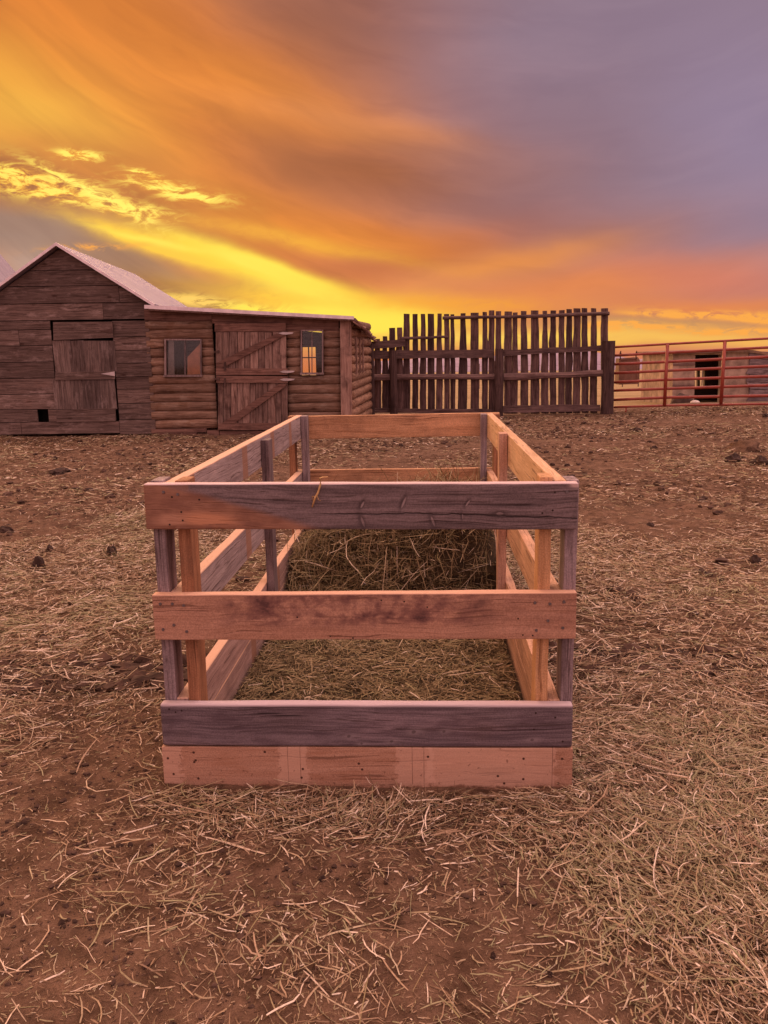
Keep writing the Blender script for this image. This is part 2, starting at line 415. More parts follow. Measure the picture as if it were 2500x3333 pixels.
gx = axis([(-9000, -300, 8), (-300, -30, 8), (-30, -9, 14), (-9, -3.2, 110), (-3.2, 3.2, 210), (3.2, 9, 110), (9, 30, 14), (30, 300, 8), (300, 9000, 8)])
gy = axis([(-60, 0, 6), (0, .7, 4), (.7, 6.5, 220), (6.5, 15, 170), (15, 24, 50), (24, 60, 20), (60, 600, 20), (600, 9000, 12)])
GX, GY = np.meshgrid(gx, gy); GZ = ground_z(GX, GY)
nx, ny = len(gx), len(gy)
me = bpy.data.meshes.new('ground')
idx = np.arange(nx*ny).reshape(ny, nx)
quads = np.stack([idx[:-1, :-1], idx[:-1, 1:], idx[1:, 1:], idx[1:, :-1]], -1).reshape(-1, 4)
def fill(me, verts, quads, smooth=True):
    me.vertices.add(len(verts)); me.vertices.foreach_set('co', np.asarray(verts, np.float32).ravel())
    me.loops.add(quads.size); me.loops.foreach_set('vertex_index', quads.ravel().astype(np.int32))
    me.polygons.add(len(quads)); me.polygons.foreach_set('loop_start', (np.arange(len(quads))*4).astype(np.int32))
    me.polygons.foreach_set('use_smooth', np.full(len(quads), smooth))
    me.update(calc_edges=True); me.validate()
fill(me, np.stack([GX, GY, GZ], -1).reshape(-1, 3), quads)
tag(link('ground', me, DIRT), kind='structure')

# far hills on the horizon
HILL = simple('far hill', (.27, .20, .27, 1), .95, var=.14, scale=.004, b2=0)  # lilac of distant haze put into the hill colour; no air is modelled
bm = newbm()
prof = [(1120, 1196), (1150, 1178), (1300, 1172), (1450, 1158), (1570, 1168), (1640, 1150), (1730, 1140), (1800, 1146), (1880, 1140), (1950, 1148), (2010, 1160), (2075, 1170), (2110, 1164), (2140, 1162), (2180, 1172), (2300, 1180), (2500, 1176), (2800, 1180), (3300, 1170)]
rows = []
for i in range(len(prof)*5-4):
    a, t = divmod(i, 5); p = prof[a]; q = prof[min(a+1, len(prof)-1)]
    px = p[0]+(q[0]-p[0])*t/5; py = p[1]+(q[1]-p[1])*t/5+R.uniform(-1.5, 1.5)
    top = pt(px, py, 7200); z0 = float(np.interp(6600, _ty, _tz))
    f = pt(px, 1200, 6300); 
    rows.append([bm.verts.new((f.x, 5600, float(np.interp(5600, _ty, _tz))-20)), bm.verts.new((top.x*.93+R.uniform(-30, 30), 6500, z0+(top.z-z0)*.6)),
                 bm.verts.new(top), bm.verts.new((top.x*1.2, 8800, -260))])
for a, b in zip(rows, rows[1:]):
    for j in range(3): bm.faces.new((a[j], b[j], b[j+1], a[j+1]))
tag(obj('hills', bm, HILL, smooth=True), kind='structure')

# ------------------------------------------------------------------ barn (gable end toward the camera)
YB = 14.25
W1 = lambda cx, cy, Y=YB: pt(cx*.42194, 760+cy*.42194, Y)
W2 = lambda cx, cy, Y=YB: pt(450+cx*.48222, 950+cy*.48222, Y)
W3 = lambda cx, cy, Y=17.5: pt(1150+cx*.51236, 950+cy*.51236, Y)
W4 = lambda cx, cy, Y=17.6: pt(1940+cx*.33755, 1050+cy*.33755, Y)
peak = W1(460, 100); xr_b = W1(1160, 900).x; eave_r = W1(1150, 530)
slope = (peak.z-eave_r.z)/(eave_r.x-peak.x)
xl_b = 2*peak.x-xr_b
barn = thing('barn', 'brown plank barn with a gable end, small plank door and pale metal roof', 'barn', ((xl_b+xr_b)/2, YB, 0))
BO = barn.location
def loc(bm, o): bmesh.ops.translate(bm, vec=-Vector(o), verts=bm.verts)
def bobj(name, bm, m, parent=barn, o=None, smooth=False):
    base = parent
    while base.parent: base = base.parent
    loc(bm, base.location if o is None else o); return obj(name, bm, m, parent, smooth)
roofz = lambda x: peak.z - slope*abs(x-peak.x) - .03
def clip_row(bm, x0, x1, z0, z1, y, th=.03, t=None):
    """a plank, cut by the roof line"""
    e = R.uniform(-.011, .011)
    zt0, zt1 = min(z1, roofz(x0)), min(z1, roofz(x1))
    if x0 < peak.x < x1:
        pts = [(x0, z0), (x1, z0)]
        if roofz(x1) < z0: pts[1] = (peak.x+(peak.z-.03-z0)/slope, z0)
        elif zt1 > z0: pts.append((x1, zt1))
        if roofz(x1) < z1: pts.append((peak.x+(peak.z-.03-z1)/slope, z1) if peak.z-.03 > z1 else (peak.x, peak.z-.03))
        if roofz(x0) < z1 and peak.z-.03 > z1: pts.append((peak.x-(peak.z-.03-z1)/slope, z1))
        if roofz(x0) < z0: pts[0] = (peak.x-(peak.z-.03-z0)/slope, z0)
        elif zt0 > z0: pts.append((x0, zt0))
    else:
        pts = [(x0, z0), (x1, z0), (x1, max(zt1, z0+.001)), (x0, max(zt0, z0+.001))]
        if x0 >= peak.x and roofz(x0) > z1 > roofz(x1):
            pts = [(x0, z0), (x1, z0), (x1, max(zt1, z0+.001)), (peak.x+(peak.z-.03-z1)/slope, z1), (x0, z1)]
    q = []
    for p in pts:
        if not q or (abs(p[0]-q[-1][0])+abs(p[1]-q[-1][1])) > .002: q.append(p)
    prism(bm, q, y+e, y+th+e, t)
bm = newbm()
GAP = .010
zr = [W1(900, c).z for c in (1553, 1440, 1315, 1205, 1110, 1003, 905, 800, 675, 545, 412, 290, 90)]
zl = [W1(200, c).z for c in (1553, 1458, 1360, 1242, 1120, 995, 868, 745, 675, 545, 412, 290, 90)]
dx0, dx1 = W1(426, 1100).x, W1(891, 1100).x
for i in range(7):                          # right of the door
    clip_row(bm, dx1+.008, xr_b, zr[i]+GAP, zr[i+1], YB)
clip_row(bm, dx1+.008, xr_b, zr[7]+GAP, zr[8], YB, t=.35)
clip_row(bm, xl_b, W1(163, 1500).x, zl[0]+GAP, zl[1], YB, t=.75); clip_row(bm, W1(167, 1500).x, dx1, zl[0]+GAP, zl[1], YB-.006, t=.85)
hx0, hx1, hz0, hz1 = W1(288, 1400).x, W1(376, 1400).x, W1(330, 1460).z, W1(330, 1357).z
for i in range(1, 8):
    if i == 1:
        clip_row(bm, xl_b, hx0, zl[1]+GAP, zl[2], YB, t=.5); clip_row(bm, hx1, dx0-.01, zl[1]+GAP, zl[2], YB, t=1.)
    elif i == 6:
        xm = W1(143, 800).x; clip_row(bm, xl_b, xm, zl[i]+GAP, zl[i+1], YB, t=.8); clip_row(bm, xm+.005, dx0-.01, zl[i]+GAP, zl[i+1], YB, t=.55)
    else: clip_row(bm, xl_b, dx0-.01, zl[i]+GAP, zl[i+1], YB)
for i, (brk, tl, tr) in zip(range(8, 12), ((795, .8, .2), (930, .35, .3), (None, .3, .3), (None, .5, .5))):
    xb = W1(brk, 600).x if brk else None
    z0, z1 = zl[i]+GAP, zl[i+1]
    if i == 11: z1 = peak.z
    xs = [(xl_b, xb-.004), (xb+.004, xr_b)] if xb else [(xl_b, xr_b)]
    for (a, b), t in zip(xs, (tl, tr)): clip_row(bm, a, b, z0, z1, YB, t=t)
bobj('wall', bm, BARNW)
RX, RY = -.05, 5.7                      # how the barn runs back
yb2 = YB+RY
for x in (xl_b, xr_b-.04):              # side walls run back with the roof
    bm = newbm(); h_ = eave_r.z-.04
    hexa(bm, [(x, YB+.04, h_), (x+.04, YB+.04, h_), (x-.29, yb2, h_), (x-.33, yb2, h_)], (0, 0, -h_), None, .3)
    bobj('side_wall', bm, BARNW)
bm = newbm(); prism(bm, [(xl_b-.3, 0), (xr_b-.33, 0), (xr_b-.33, eave_r.z-.06), (peak.x-.3, peak.z-.1), (xl_b-.3, eave_r.z-.06)], yb2, yb2+.04, .3)
bobj('back_wall', bm, BARNW)
def metal_roof():
    m, k, b = mat('galvanised roofing')
    co = k.new('ShaderNodeTexCoord').outputs['Object']
    n = k.noise(k.mp(co, sc=(1, 6, 1)), 1.5, 5, .6)
    k.put(b.inputs['Base Color'], k.mix((.25, .205, .25, 1), (.34, .28, .335, 1), k.ss(n, .3, .7)))
    b.inputs['Metallic'].default_value = .25; b.inputs['Roughness'].default_value = .55
    wv = k.new('ShaderNodeTexWave', bands_direction='Y'); k.put(wv.inputs[0], co); wv.inputs['Scale'].default_value = 4.2
    bump(k, b, wv.outputs['Fac'], .05, .01)
    return m
ROOF = metal_roof()
RD = Vector((-.34, 5.6, 0)); yf = YB-.14
pk = Vector((peak.x, yf, peak.z+.03))
def barn_roof_side(sgn):
    ex = abs(eave_r.x-peak.x)+.12
    ev = Vector((peak.x+sgn*ex, yf, peak.z+.03-slope*ex))
    bm = newbm(); N = 26
    up = Vector((sgn*slope, 0, 1)).normalized()
    rows = []
    for j in range(N*4+1):                 # ribs run from ridge to eave
        t = j/(N*4); h = (.0, .012, .012, 0)[j % 4]
        rows.append([pk+RD*t+up*h, ev+RD*t+up*h])
    top = [[bm.verts.new(p) for p in r] for r in rows]; bot = [[bm.verts.new(r[0]-up*.03), bm.verts.new(r[1]-up*.03)] for r in rows]
    for i in range(len(rows)-1):
        a, b2, c_, d_ = top[i], top[i+1], bot[i], bot[i+1]
        bm.faces.new((a[0], a[1], b2[1], b2[0])); bm.faces.new((c_[0], d_[0], d_[1], c_[1]))
        bm.faces.new((a[1], c_[1], d_[1], b2[1])); bm.faces.new((a[0], b2[0], d_[0], c_[0]))
    bm.faces.new((top[0][0], bot[0][0], bot[0][1], top[0][1])); bm.faces.new((top[-1][0], top[-1][1], bot[-1][1], bot[-1][0]))
    return bobj('roof', bm, ROOF)
TRIM = simple('pale trim', (.82, .68, .70, 1), .7, var=.15)
for sgn in (1, -1):
    rf = barn_roof_side(sgn)
    ex = abs(eave_r.x-peak.x)+.125
    bm = newbm()
    prism(bm, [(peak.x, peak.z+.045), (peak.x+sgn*ex, peak.z+.045-slope*ex), (peak.x+sgn*ex, peak.z-.005-slope*ex), (peak.x, peak.z-.005)], yf-.022, yf-.002, .5)
    bobj('bargeboard', bm, TRIM, rf)
# barn door
door = newbm()
y_d = YB-.012
xs = [428, 548, 652, 770, 890]
for z0c, z1c, in ((1355, 1130), (1068, 825)):
    for a, b in zip(xs, xs[1:]):
        p, q = W1(a+3, z0c), W1(b-3, z1c); prism(door, [(p.x, p.z), (q.x, p.z), (q.x-.01, q.z+R.uniform(-.008, .004)), (p.x-.01, q.z)], y_d+R.uniform(-.004, .004), y_d+.03)
bd = bobj('door', door, BARNV)
for (a, b, c_, d_) in (((432, 1068), (890, 1062), (890, 1124), (432, 1132)), ((440, 1358), (893, 1346), (897, 1446), (442, 1456)), ((415, 684), (870, 680), (878, 803), (418, 824))):
    bm = newbm(); prism(bm, [(W1(*p).x, W1(*p).z) for p in (a, b, c_, d_)], y_d-.02, y_d+.01, .45); bobj('crossboard', bm, BARNW, bd)
STEEL = simple('pale steel', (.55, .47, .46, 1), .45, .6, var=.15)
RUST = simple('rusty iron', (.10, .055, .045, 1), .7, .3, var=.4)
bm = newbm(); prism(bm, [(W1(*p).x, W1(*p).z) for p in ((785, 1082), (889, 1064), (892, 1100))], y_d-.027, y_d-.0205); bobj('hinge', bm, STEEL, bd)
bm = newbm(); prism(bm, [(W1(*p).x, W1(*p).z) for p in ((775, 757), (868, 730), (872, 770))], y_d-.026, y_d-.0205); bobj('hinge', bm, RUST, bd)
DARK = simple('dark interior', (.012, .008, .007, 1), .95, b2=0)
bm = newbm(); prism(bm, [(hx0-.02, hz0), (hx1+.02, hz0), (hx1+.02, hz1), (hx0-.02, hz1)], YB+.25, YB+.28); bobj('hatch_shade', bm, DARK)  # near-black sheet paints the shade seen through the small wall hole
bm = newbm(); prism(bm, [(xl_b+.1, .05), (xr_b-.1, .05), (xr_b-.1, eave_r.z-.08), (peak.x, peak.z-.1), (xl_b+.1, eave_r.z-.08)], YB+.29, YB+.32); bobj('light_block', bm, DARK)  # added black sheet, keeps the sky from showing between the planks

# the pale roof of another building further left
shed2 = thing('outbuilding', 'grey plank outbuilding mostly cut off at the left edge behind the barn, pale metal roof', 'barn')
a = pt(0, 826, 31); b_ = pt(60, 896, 31)
s2 = (a.z-b_.z)/(b_.x-a.x); pk2 = Vector((a.x-.9, 24, a.z+.9*s2)); wv = 5.2
shed2.location = (pk2.x, 24, -.34)
bm = newbm()
for sg in (1, -1):
    e2 = Vector((pk2.x+sg*wv, 24, pk2.z-s2*wv))
    hexa(bm, [pk2, e2, e2+Vector((0, 7, 0)), pk2+Vector((0, 7, 0))], (0, 0, -.05))
loc(bm, shed2.location); obj('roof', bm, ROOF, shed2)
bm = newbm(); prism(bm, [(pk2.x-wv+.2, -.4), (pk2.x+wv-.2, -.4), (pk2.x+wv-.2, pk2.z-s2*(wv-.2)-.06), (pk2.x, pk2.z-.06), (pk2.x-wv+.2, pk2.z-s2*(wv-.2)-.06)], 24.2, 30.8)
loc(bm, shed2.location); obj('wall', bm, BARNW, shed2)

# ------------------------------------------------------------------ log cabin with the lean-to roof
YC = YB
cx0 = W2(80, 700).x; cx1 = W2(1365, 700).x; xcor = W2(1437, 600).x
cabin = thing('log_cabin', 'low brown log cabin with a split plank door, two windows and a slanting flat roof', 'cabin', ((cx0+xcor)/2, YC, 0))
CO = cabin.location
cob = lambda n, bm, m, p=cabin, sm=False: bobj(n, bm, m, p, smooth=sm)
def log(bm, x0, x1, z, rz, y=YC+.045, ry=.052, t=None):
    k_ = R.uniform(.92, 1.08); tube(bm, [(x0, y, z+R.uniform(-.006, .006)), ((x0+x1)/2, y+R.uniform(-.008, .008), z+R.uniform(-.008, .008)), (x1, y, z+R.uniform(-.006, .006))], [rz*k_, rz*R.uniform(.94, 1.04), rz*(2-k_)], 14, .07, t, (ry/rz, 1.), .11)
bm = newbm()
rowsL = [190, 255, 318, 378, 440, 500, 560, 622, 685, 743, 805, 865, 922]
dxa, dxb = W2(518, 600).x, W2(1006, 600).x
wl0, wl1 = W2(178, 450).x, W2(432, 450).x
for i, (a, b) in enumerate(zip(rowsL, rowsL[1:])):
    z0, z1 = W2(300, b).z, W2(300, a).z; zc, rz = (z0+z1)/2, (z1-z0)/2+.006
    if 2 <= i <= 5: log(bm, cx0, wl0, zc, rz, t=R.uniform(.3, .9)); log(bm, wl1, dxa, zc, rz, t=R.uniform(.3, .9))
    else: log(bm, cx0, dxa, zc, rz, t=(.35 if i == 0 else R.uniform(.25, .75)))
cob('log_wall', bm, LOGW, sm=True); bm = newbm()
rowsR = [250, 313, 377, 437, 500, 560, 626, 688, 748, 810, 870, 925]
wr0, wr1 = W2(1096, 400).x, W2(1250, 400).x
for i, (a, b) in enumerate(zip(rowsR, rowsR[1:])):
    z0, z1 = W2(1180, b).z, W2(1180, a).z; zc, rz = (z0+z1)/2, (z1-z0)/2+.006
    if i <= 4: log(bm, dxb, wr0, zc, rz, t=R.uniform(.2, .7)); log(bm, wr1, cx1+.03, zc, rz, t=R.uniform(.2, .7))
    else: log(bm, dxb, cx1+.03, zc, rz, t=R.uniform(.2, .6))
cob('log_wall', bm, LOGW, sm=True)
# header boards under the roof, sill boards at the foot
bm = newbm()
za, zb_ = W2(80, 118).z, W2(1440, 185).z
prism(bm, [(cx0, W2(80, 192).z), (dxa+.0, W2(518, 198).z), (dxa, za+(zb_-za)*.3), (cx0, za)], YC-.01, YC+.05, .25)
cob('board_trim', bm, CDOORX); bm = newbm()
prism(bm, [(dxa+.003, W2(518, 212).z), (dxb-.02, W2(1000, 214).z), (dxb-.02, W2(1000, 262).z), (cx1, W2(1365, 262).z), (cx1, zb_+.005), (dxa+.003, za+(zb_-za)*.3)], YC+.0, YC+.05, .2)
cob('board_trim', bm, CDOORX)
for (a, b, c_, d_, t) in (((92, 952), (462, 946), (462, 922), (92, 926), .6), ((95, 978), (395, 974), (395, 950), (95, 954), .5), ((398, 980), (460, 978), (460, 956), (398, 958), .8), ((465, 982), (548, 980), (546, 932), (465, 934), .7), ((552, 968), (1010, 966), (1010, 936), (552, 938), .4), ((1012, 968), (1370, 966), (1370, 922), (1012, 926), .4)):
    bm = newbm(); prism(bm, [(W2(*p).x, W2(*p).z) for p in (a, b, c_, d_)], YC-.03+R.uniform(-.01, .01), YC+.05, t); cob('sill_board', bm, CDOORX)
# corner board and side wall
bm = newbm(); p0, p1 = W2(1362, 188), W2(1437, 975)
prism(bm, [(W2(1370, 900).x, p1.z-.03), (W2(1438, 900).x, p1.z-.03), (W2(1430, 188).x, p0.z+.03), (W2(1362, 188).x, p0.z+.03)], YC-.055, YC-.02, .65)
prism(bm, [(W2(1431, 900).x, p1.z-.03), (W2(1443, 900).x, p1.z-.03), (W2(1437, 188).x, p0.z+.0), (W2(1427, 188).x, p0.z+.0)], YC-.05, YC+.1, .9)
cob('corner_board', bm, wood('cabin corner board', (.40, .25, .20, 1), (.24, .13, .10, 1), 'Z', stain=(.07, .035, .03, 1), st=.6, fib=.3))
SA = Vector((xcor-.02, YC+.06, 0)); SB = Vector((xcor+.26, YC+3.0, 0))
sdv = (SB-SA).normalized()
bm = newbm()
zs = [W2(1440, c).z for c in range(975, 180, -61)]
for i, (a, b) in enumerate(zip(zs, zs[1:])):
    zc, rz = (a+b)/2, (b-a)/2+.006
    sag = Vector((0, 0, -.03*math.sin(i)))
    tube(bm, [SA+Vector((0, 0, zc)), SB+Vector((0, 0, zc))+sag], rz, 12, .06, R.uniform(.3, .9), (.8, 1.), .16)
cob('log_wall', bm, LOGY, sm=True)
nrm = Vector((sdv.y, -sdv.x, 0))
for t in (.34, .86, 1.32):
    p = SA+sdv*t+nrm*.075
    bm = newbm(); box(bm, (p.x, p.y, (W2(1440, 560).z+W2(1440, 300).z)/2), (.03, .06, W2(1440, 300).z-W2(1440, 560).z), Euler((0, 0, math.atan2(sdv.y, sdv.x)-PI/2)), t=.9); cob('casing_strip', bm, CDOORV)
# back and left walls so the inside is dark, with a back window that lets the sky through
fl, fr = W2(66, 104, YC-.22), W2(1458, 176, YC-.22)
bm = newbm(); yk = YC+3.0
bw0, bw1, bz0, bz1 = pt(955, 1170, yk).x, pt(1028, 1170, yk).x, pt(1000, 1222, yk).z, pt(1000, 1130, yk).z
zt = pt(1000, 1010, yk).z
_c, _d = pt(1205, 1088, YC+3.1), pt(470, 1000, YC+3.1)
rz_ = lambda x: (fl.z+.05)+(_c.z+.02-fl.z-.05)*(x-_d.x)/(_c.x-_d.x)-.07
for (x0, x1, z0, z1) in ((cx0, bw0, 0, None), (bw1, SB.x, 0, None), (bw0, bw1, 0, bz0), (bw0, bw1, bz1, None)):
    prism(bm, [(x0, z0), (x1, z0), (x1, z1 or rz_(x1)), (x0, z1 or rz_(x0))], yk, yk+.08, .4)
cob('back_wall', bm, CDOORX)
bm = newbm(); xm = pt(1005, 1170, yk).x; zm = pt(1000, 1164, yk).z
prism(bm, [(xm-.012, bz0), (xm+.012, bz0), (xm+.012, bz1), (xm-.012, bz1)], yk+.02, yk+.05)
prism(bm, [(bw0, zm-.012), (xm-.012, zm-.012), (xm-.012, zm+.012), (bw0, zm+.012)], yk+.02, yk+.05)
prism(bm, [(xm+.012, zm-.012), (bw1, zm-.012), (bw1, zm+.012), (xm+.012, zm+.012)], yk+.02, yk+.05)
bw_ = cob('window', bm, CDOORX); bw_['label'] = 'back window seen through the front one, glowing with the sky'
bm = newbm(); prism(bm, [(cx0-.04, 0), (cx0, 0), (cx0, za), (cx0-.04, za)], YC+.12, yk, .3); cob('side_wall', bm, CDOORX)
# roof
bm = newbm()
A_, B_ = Vector((fl.x-.0, YC-.2, fl.z+.0)), Vector((fr.x+.02, YC-.2, fr.z+.0))
C_, D_ = pt(1205, 1088, YC+3.1), pt(470, 1000, YC+3.1)
C_.z += .02; D_.z = fl.z+.05
hexa(bm, [A_, B_, C_, D_], (0, 0, -.05)); roof = cob('roof', bm, wood('roof board', (.22, .13, .11, 1), (.10, .06, .05, 1), 'Y', fib=.3))
roof['label'] = 'slanting lean-to roof deck with a ragged right eave'
bm = newbm()
prism(bm, [(W2(*p).x, W2(*p).z) for p in ((66, 117), (1460, 190), (1460, 168), (66, 92))], YC-.225, YC-.203, .5)
cob('fascia', bm, TRIM, roof)
for i in range(15):                   # ragged boards and shingles at the right eave
    t = i/14; p = B_.lerp(C_, t)
    L = R.uniform(.10, .24); wd = R.uniform(.14, .26); bm = newbm()
    box(bm, (p.x+L*.18, p.y+R.uniform(-.0, .03), p.z-.06-R.uniform(0, .07)), (L, wd, R.uniform(.02, .045)), Euler((R.uniform(-.2, .2), R.uniform(.3, .9), R.uniform(-.2, .2))))
    cob('eave_board', bm, CDOORX, roof)
# split door
y_d = YC-.045
def poly(bm, pts, y0, y1, t=None): prism(bm, [(W2(*p).x, W2(*p).z) for p in pts], y0, y1, t)
bm = newbm(); poly(bm, ((520, 268), (998, 268), (998, 212), (520, 214)), y_d-.01, y_d+.03, .6); cob('door_header', bm, CDOORX)
def plank_leaf(x0, x1, y0, y1, n):
    bm = newbm(); xs = [x0+(x1-x0)*i/n+ (R.uniform(-6, 6) if 0 < i < n else 0) for i in range(n+1)]
    for a, b in zip(xs, xs[1:]):
        poly(bm, ((a+1.5, y1), (b-1.5, y1), (b-1.5, y0+R.uniform(-2, 3)), (a+1.5, y0+R.uniform(-2, 3))), y_d+R.uniform(-.004, .004), y_d+.03)
    return bm
du = cob('door', plank_leaf(526, 1002, 271, 520, 10), CDOORV); du['label'] = 'upper half of the split plank door'
bm = newbm(); poly(bm, ((530, 482), (938, 282), (1000, 274), (992, 296), (575, 512), (532, 514)), y_d-.034, y_d-.006, .12); cob('brace', bm, CDOORX, du)
bm = newbm(); poly(bm, ((530, 562), (1010, 560), (1010, 517), (530, 514)), y_d-.03, y_d+.03, .55); cob('crossboard', bm, CDOORX, du)
dl = cob('door', plank_leaf(540, 1012, 612, 886, 11), CDOORV); dl['label'] = 'lower half of the split plank door'
bm = newbm(); poly(bm, ((572, 884), (955, 618), (1006, 618), (992, 640), (655, 884)), y_d-.034, y_d-.006, .35); cob('brace', bm, CDOORX, dl)
bm = newbm(); poly(bm, ((532, 612), (1012, 614), (1012, 570), (532, 566)), y_d-.03, y_d+.03, .5); cob('crossboard', bm, CDOORX, dl)
bm = newbm(); poly(bm, ((544, 930), (1012, 930), (1012, 882), (544, 886)), y_d-.03, y_d+.03, .55); cob('crossboard', bm, CDOORX, dl)
for (cx, cy, par) in ((1000, 280, du), (1008, 538, du), (1008, 591, dl)):
    bm = newbm(); poly(bm, ((cx-50, cy), (cx-20, cy-9), (cx+8, cy-7), (cx+52, cy-6), (cx+45, cy+3), (cx+5, cy+9), (cx-25, cy+8)), y_d-.044, y_d-.0355); cob('hinge', bm, STEEL, par)
for (cx, cy, par) in ((540, 405, du), (540, 587, dl)):
    bm = newbm(); poly(bm, ((cx-24, cy+5), (cx+16, cy+5), (cx+16, cy-5), (cx-24, cy-5)), y_d-.05, y_d-.035)
    poly(bm, ((cx+2, cy+12), (cx+14, cy+12), (cx+14, cy-12), (cx+2, cy-12)), y_d-.06, y_d-.0505); cob('latch', bm, RUST, par)
for (cx, cy, par) in ((590, 500, du), (590, 608, dl)):
    bm = newbm(); poly(bm, ((cx-6, cy+34), (cx+6, cy+32), (cx+7, cy-28), (cx-4, cy-26)), y_d-.05, y_d-.0355); cob('hook', bm, RUST, par)
# windows
def glass():
    m = bpy.data.materials.new('old window glass'); m.use_nodes = True; k = NT(m.node_tree); k.n.clear()
    g = k.new('ShaderNodeBsdfGlossy'); g.inputs['Roughness'].default_value = .06; g.inputs[0].default_value = (.8, .8, .8, 1)
    t = k.new('ShaderNodeBsdfTransparent'); t.inputs[0].default_value = (.96, .94, .9, 1)
    f = k.new('ShaderNodeFresnel'); f.inputs[0].default_value = 1.5
    x = k.new('ShaderNodeMixShader'); k.l.new(f.outputs[0], x.inputs[0]); k.l.new(t.outputs[0], x.inputs[1]); k.l.new(g.outputs[0], x.inputs[2])
    o = k.new('ShaderNodeOutputMaterial'); k.l.new(x.outputs[0], o.inputs[0]); return m
GLASS = glass()
FRAMEW = wood('window frame', (.34, .25, .24, 1), (.20, .13, .125, 1), 'Z', fib=.3)
def window(x0, x1, y0, y1, mull, lab):
    wd = thing('window', None, None); wd.parent = cabin; wd['label'] = lab
    fw_ = 9
    bm = newbm()
    for q in (((x0, y1), (x0+fw_, y1), (x0+fw_, y0), (x0, y0)), ((x1-fw_, y1), (x1, y1), (x1, y0), (x1-fw_, y0)),
              ((x0+fw_, y0+fw_), (x1-fw_, y0+fw_), (x1-fw_, y0), (x0+fw_, y0))):
        poly(bm, q, YC-.035, YC+.09)
    poly(bm, ((mull-3, y1), (mull+3, y1), (mull+3, y0+fw_), (mull-3, y0+fw_)), YC+.01, YC+.04)
    bobj('frame', bm, FRAMEW, wd)
    bm = newbm(); poly(bm, ((x0-4, y1+14), (x1+4, y1+12), (x1+4, y1), (x0-4, y1)), YC-.06, YC+.09); bobj('sill', bm, FRAMEW, wd)
    for a, b in ((x0+fw_, mull-3), (mull+3, x1-fw_)):
        bm = newbm(); poly(bm, ((a, y1), (b, y1), (b, y0+fw_), (a, y0+fw_)), YC+.022, YC+.026); bobj('pane', bm, GLASS, wd)
    return wd
window(180, 430, 318, 560, 315, 'wide left window with a plywood sheet leaning inside')
window(1098, 1250, 256, 545, 1172, 'tall narrow right window with the sky showing through')
bm = newbm(); poly(bm, ((328, 558), (432, 558), (432, 330), (328, 440)), YC+.045, YC+.06)
loc(bm, W2(380, 558, YC+.15)); ply = obj('plywood_sheet', bm, simple('reddish plywood', (.62, .30, .19, 1), .8, var=.15)); ply.location = W2(380, 558, YC+.15)
tag(ply, 'reddish plywood sheet leaning behind the glass of the left cabin window', 'plywood')
bm = newbm(); poly(bm, ((196, 560), (240, 560), (236, 322), (200, 322)), YC+.05, YC+.055)
loc(bm, W2(218, 560, YC+.16)); cur = obj('curtain', bm, simple('grey cloth', (.30, .25, .26, 1), .9)); cur.location = W2(218, 560, YC+.16)
tag(cur, 'narrow grey cloth strip hanging at the left side inside the left cabin window', 'curtain')

# ------------------------------------------------------------------ tall slab fence
YF = 17.5
fence = thing('slab_fence', 'tall dark windbreak fence of rough upright slabs joined by rails', 'fence', (pt(1600, 1340, YF).x, YF, 0))
def fob(n, bm, m): 
    loc(bm, fence.location); return obj(n, bm, m, fence)
pk_ = [(138, 170, 298, 755), (190, 215, 282, 755), (228, 262, 228, 755), (282, 312, 226, 755), (322, 357, 140, 756), (378, 411, 140, 756), (430, 458, 140, 756), (475, 514, 140, 756),
       (535, 560, 138, 756), (581, 611, 140, 756), (621, 643, 142, 756), (682, 712, 135, 756), (747, 797, 132, 756), (823, 851, 128, 756), (864, 895, 117, 760), (908, 938, 122, 770),
       (963, 1005, 125, 774), (1014, 1041, 130, 774), (1070, 1103, 122, 774), (1135, 1176, 118, 774), (1205, 1231, 120, 773), (1253, 1287, 118, 773), (1309, 1340, 115, 772), (1355, 1386, 110, 772),
       (1403, 1440, 105, 771), (1457, 1488, 104, 770), (1513, 1543, 105, 770), (1578, 1620, 103, 768)]
RF = random.Random(21)
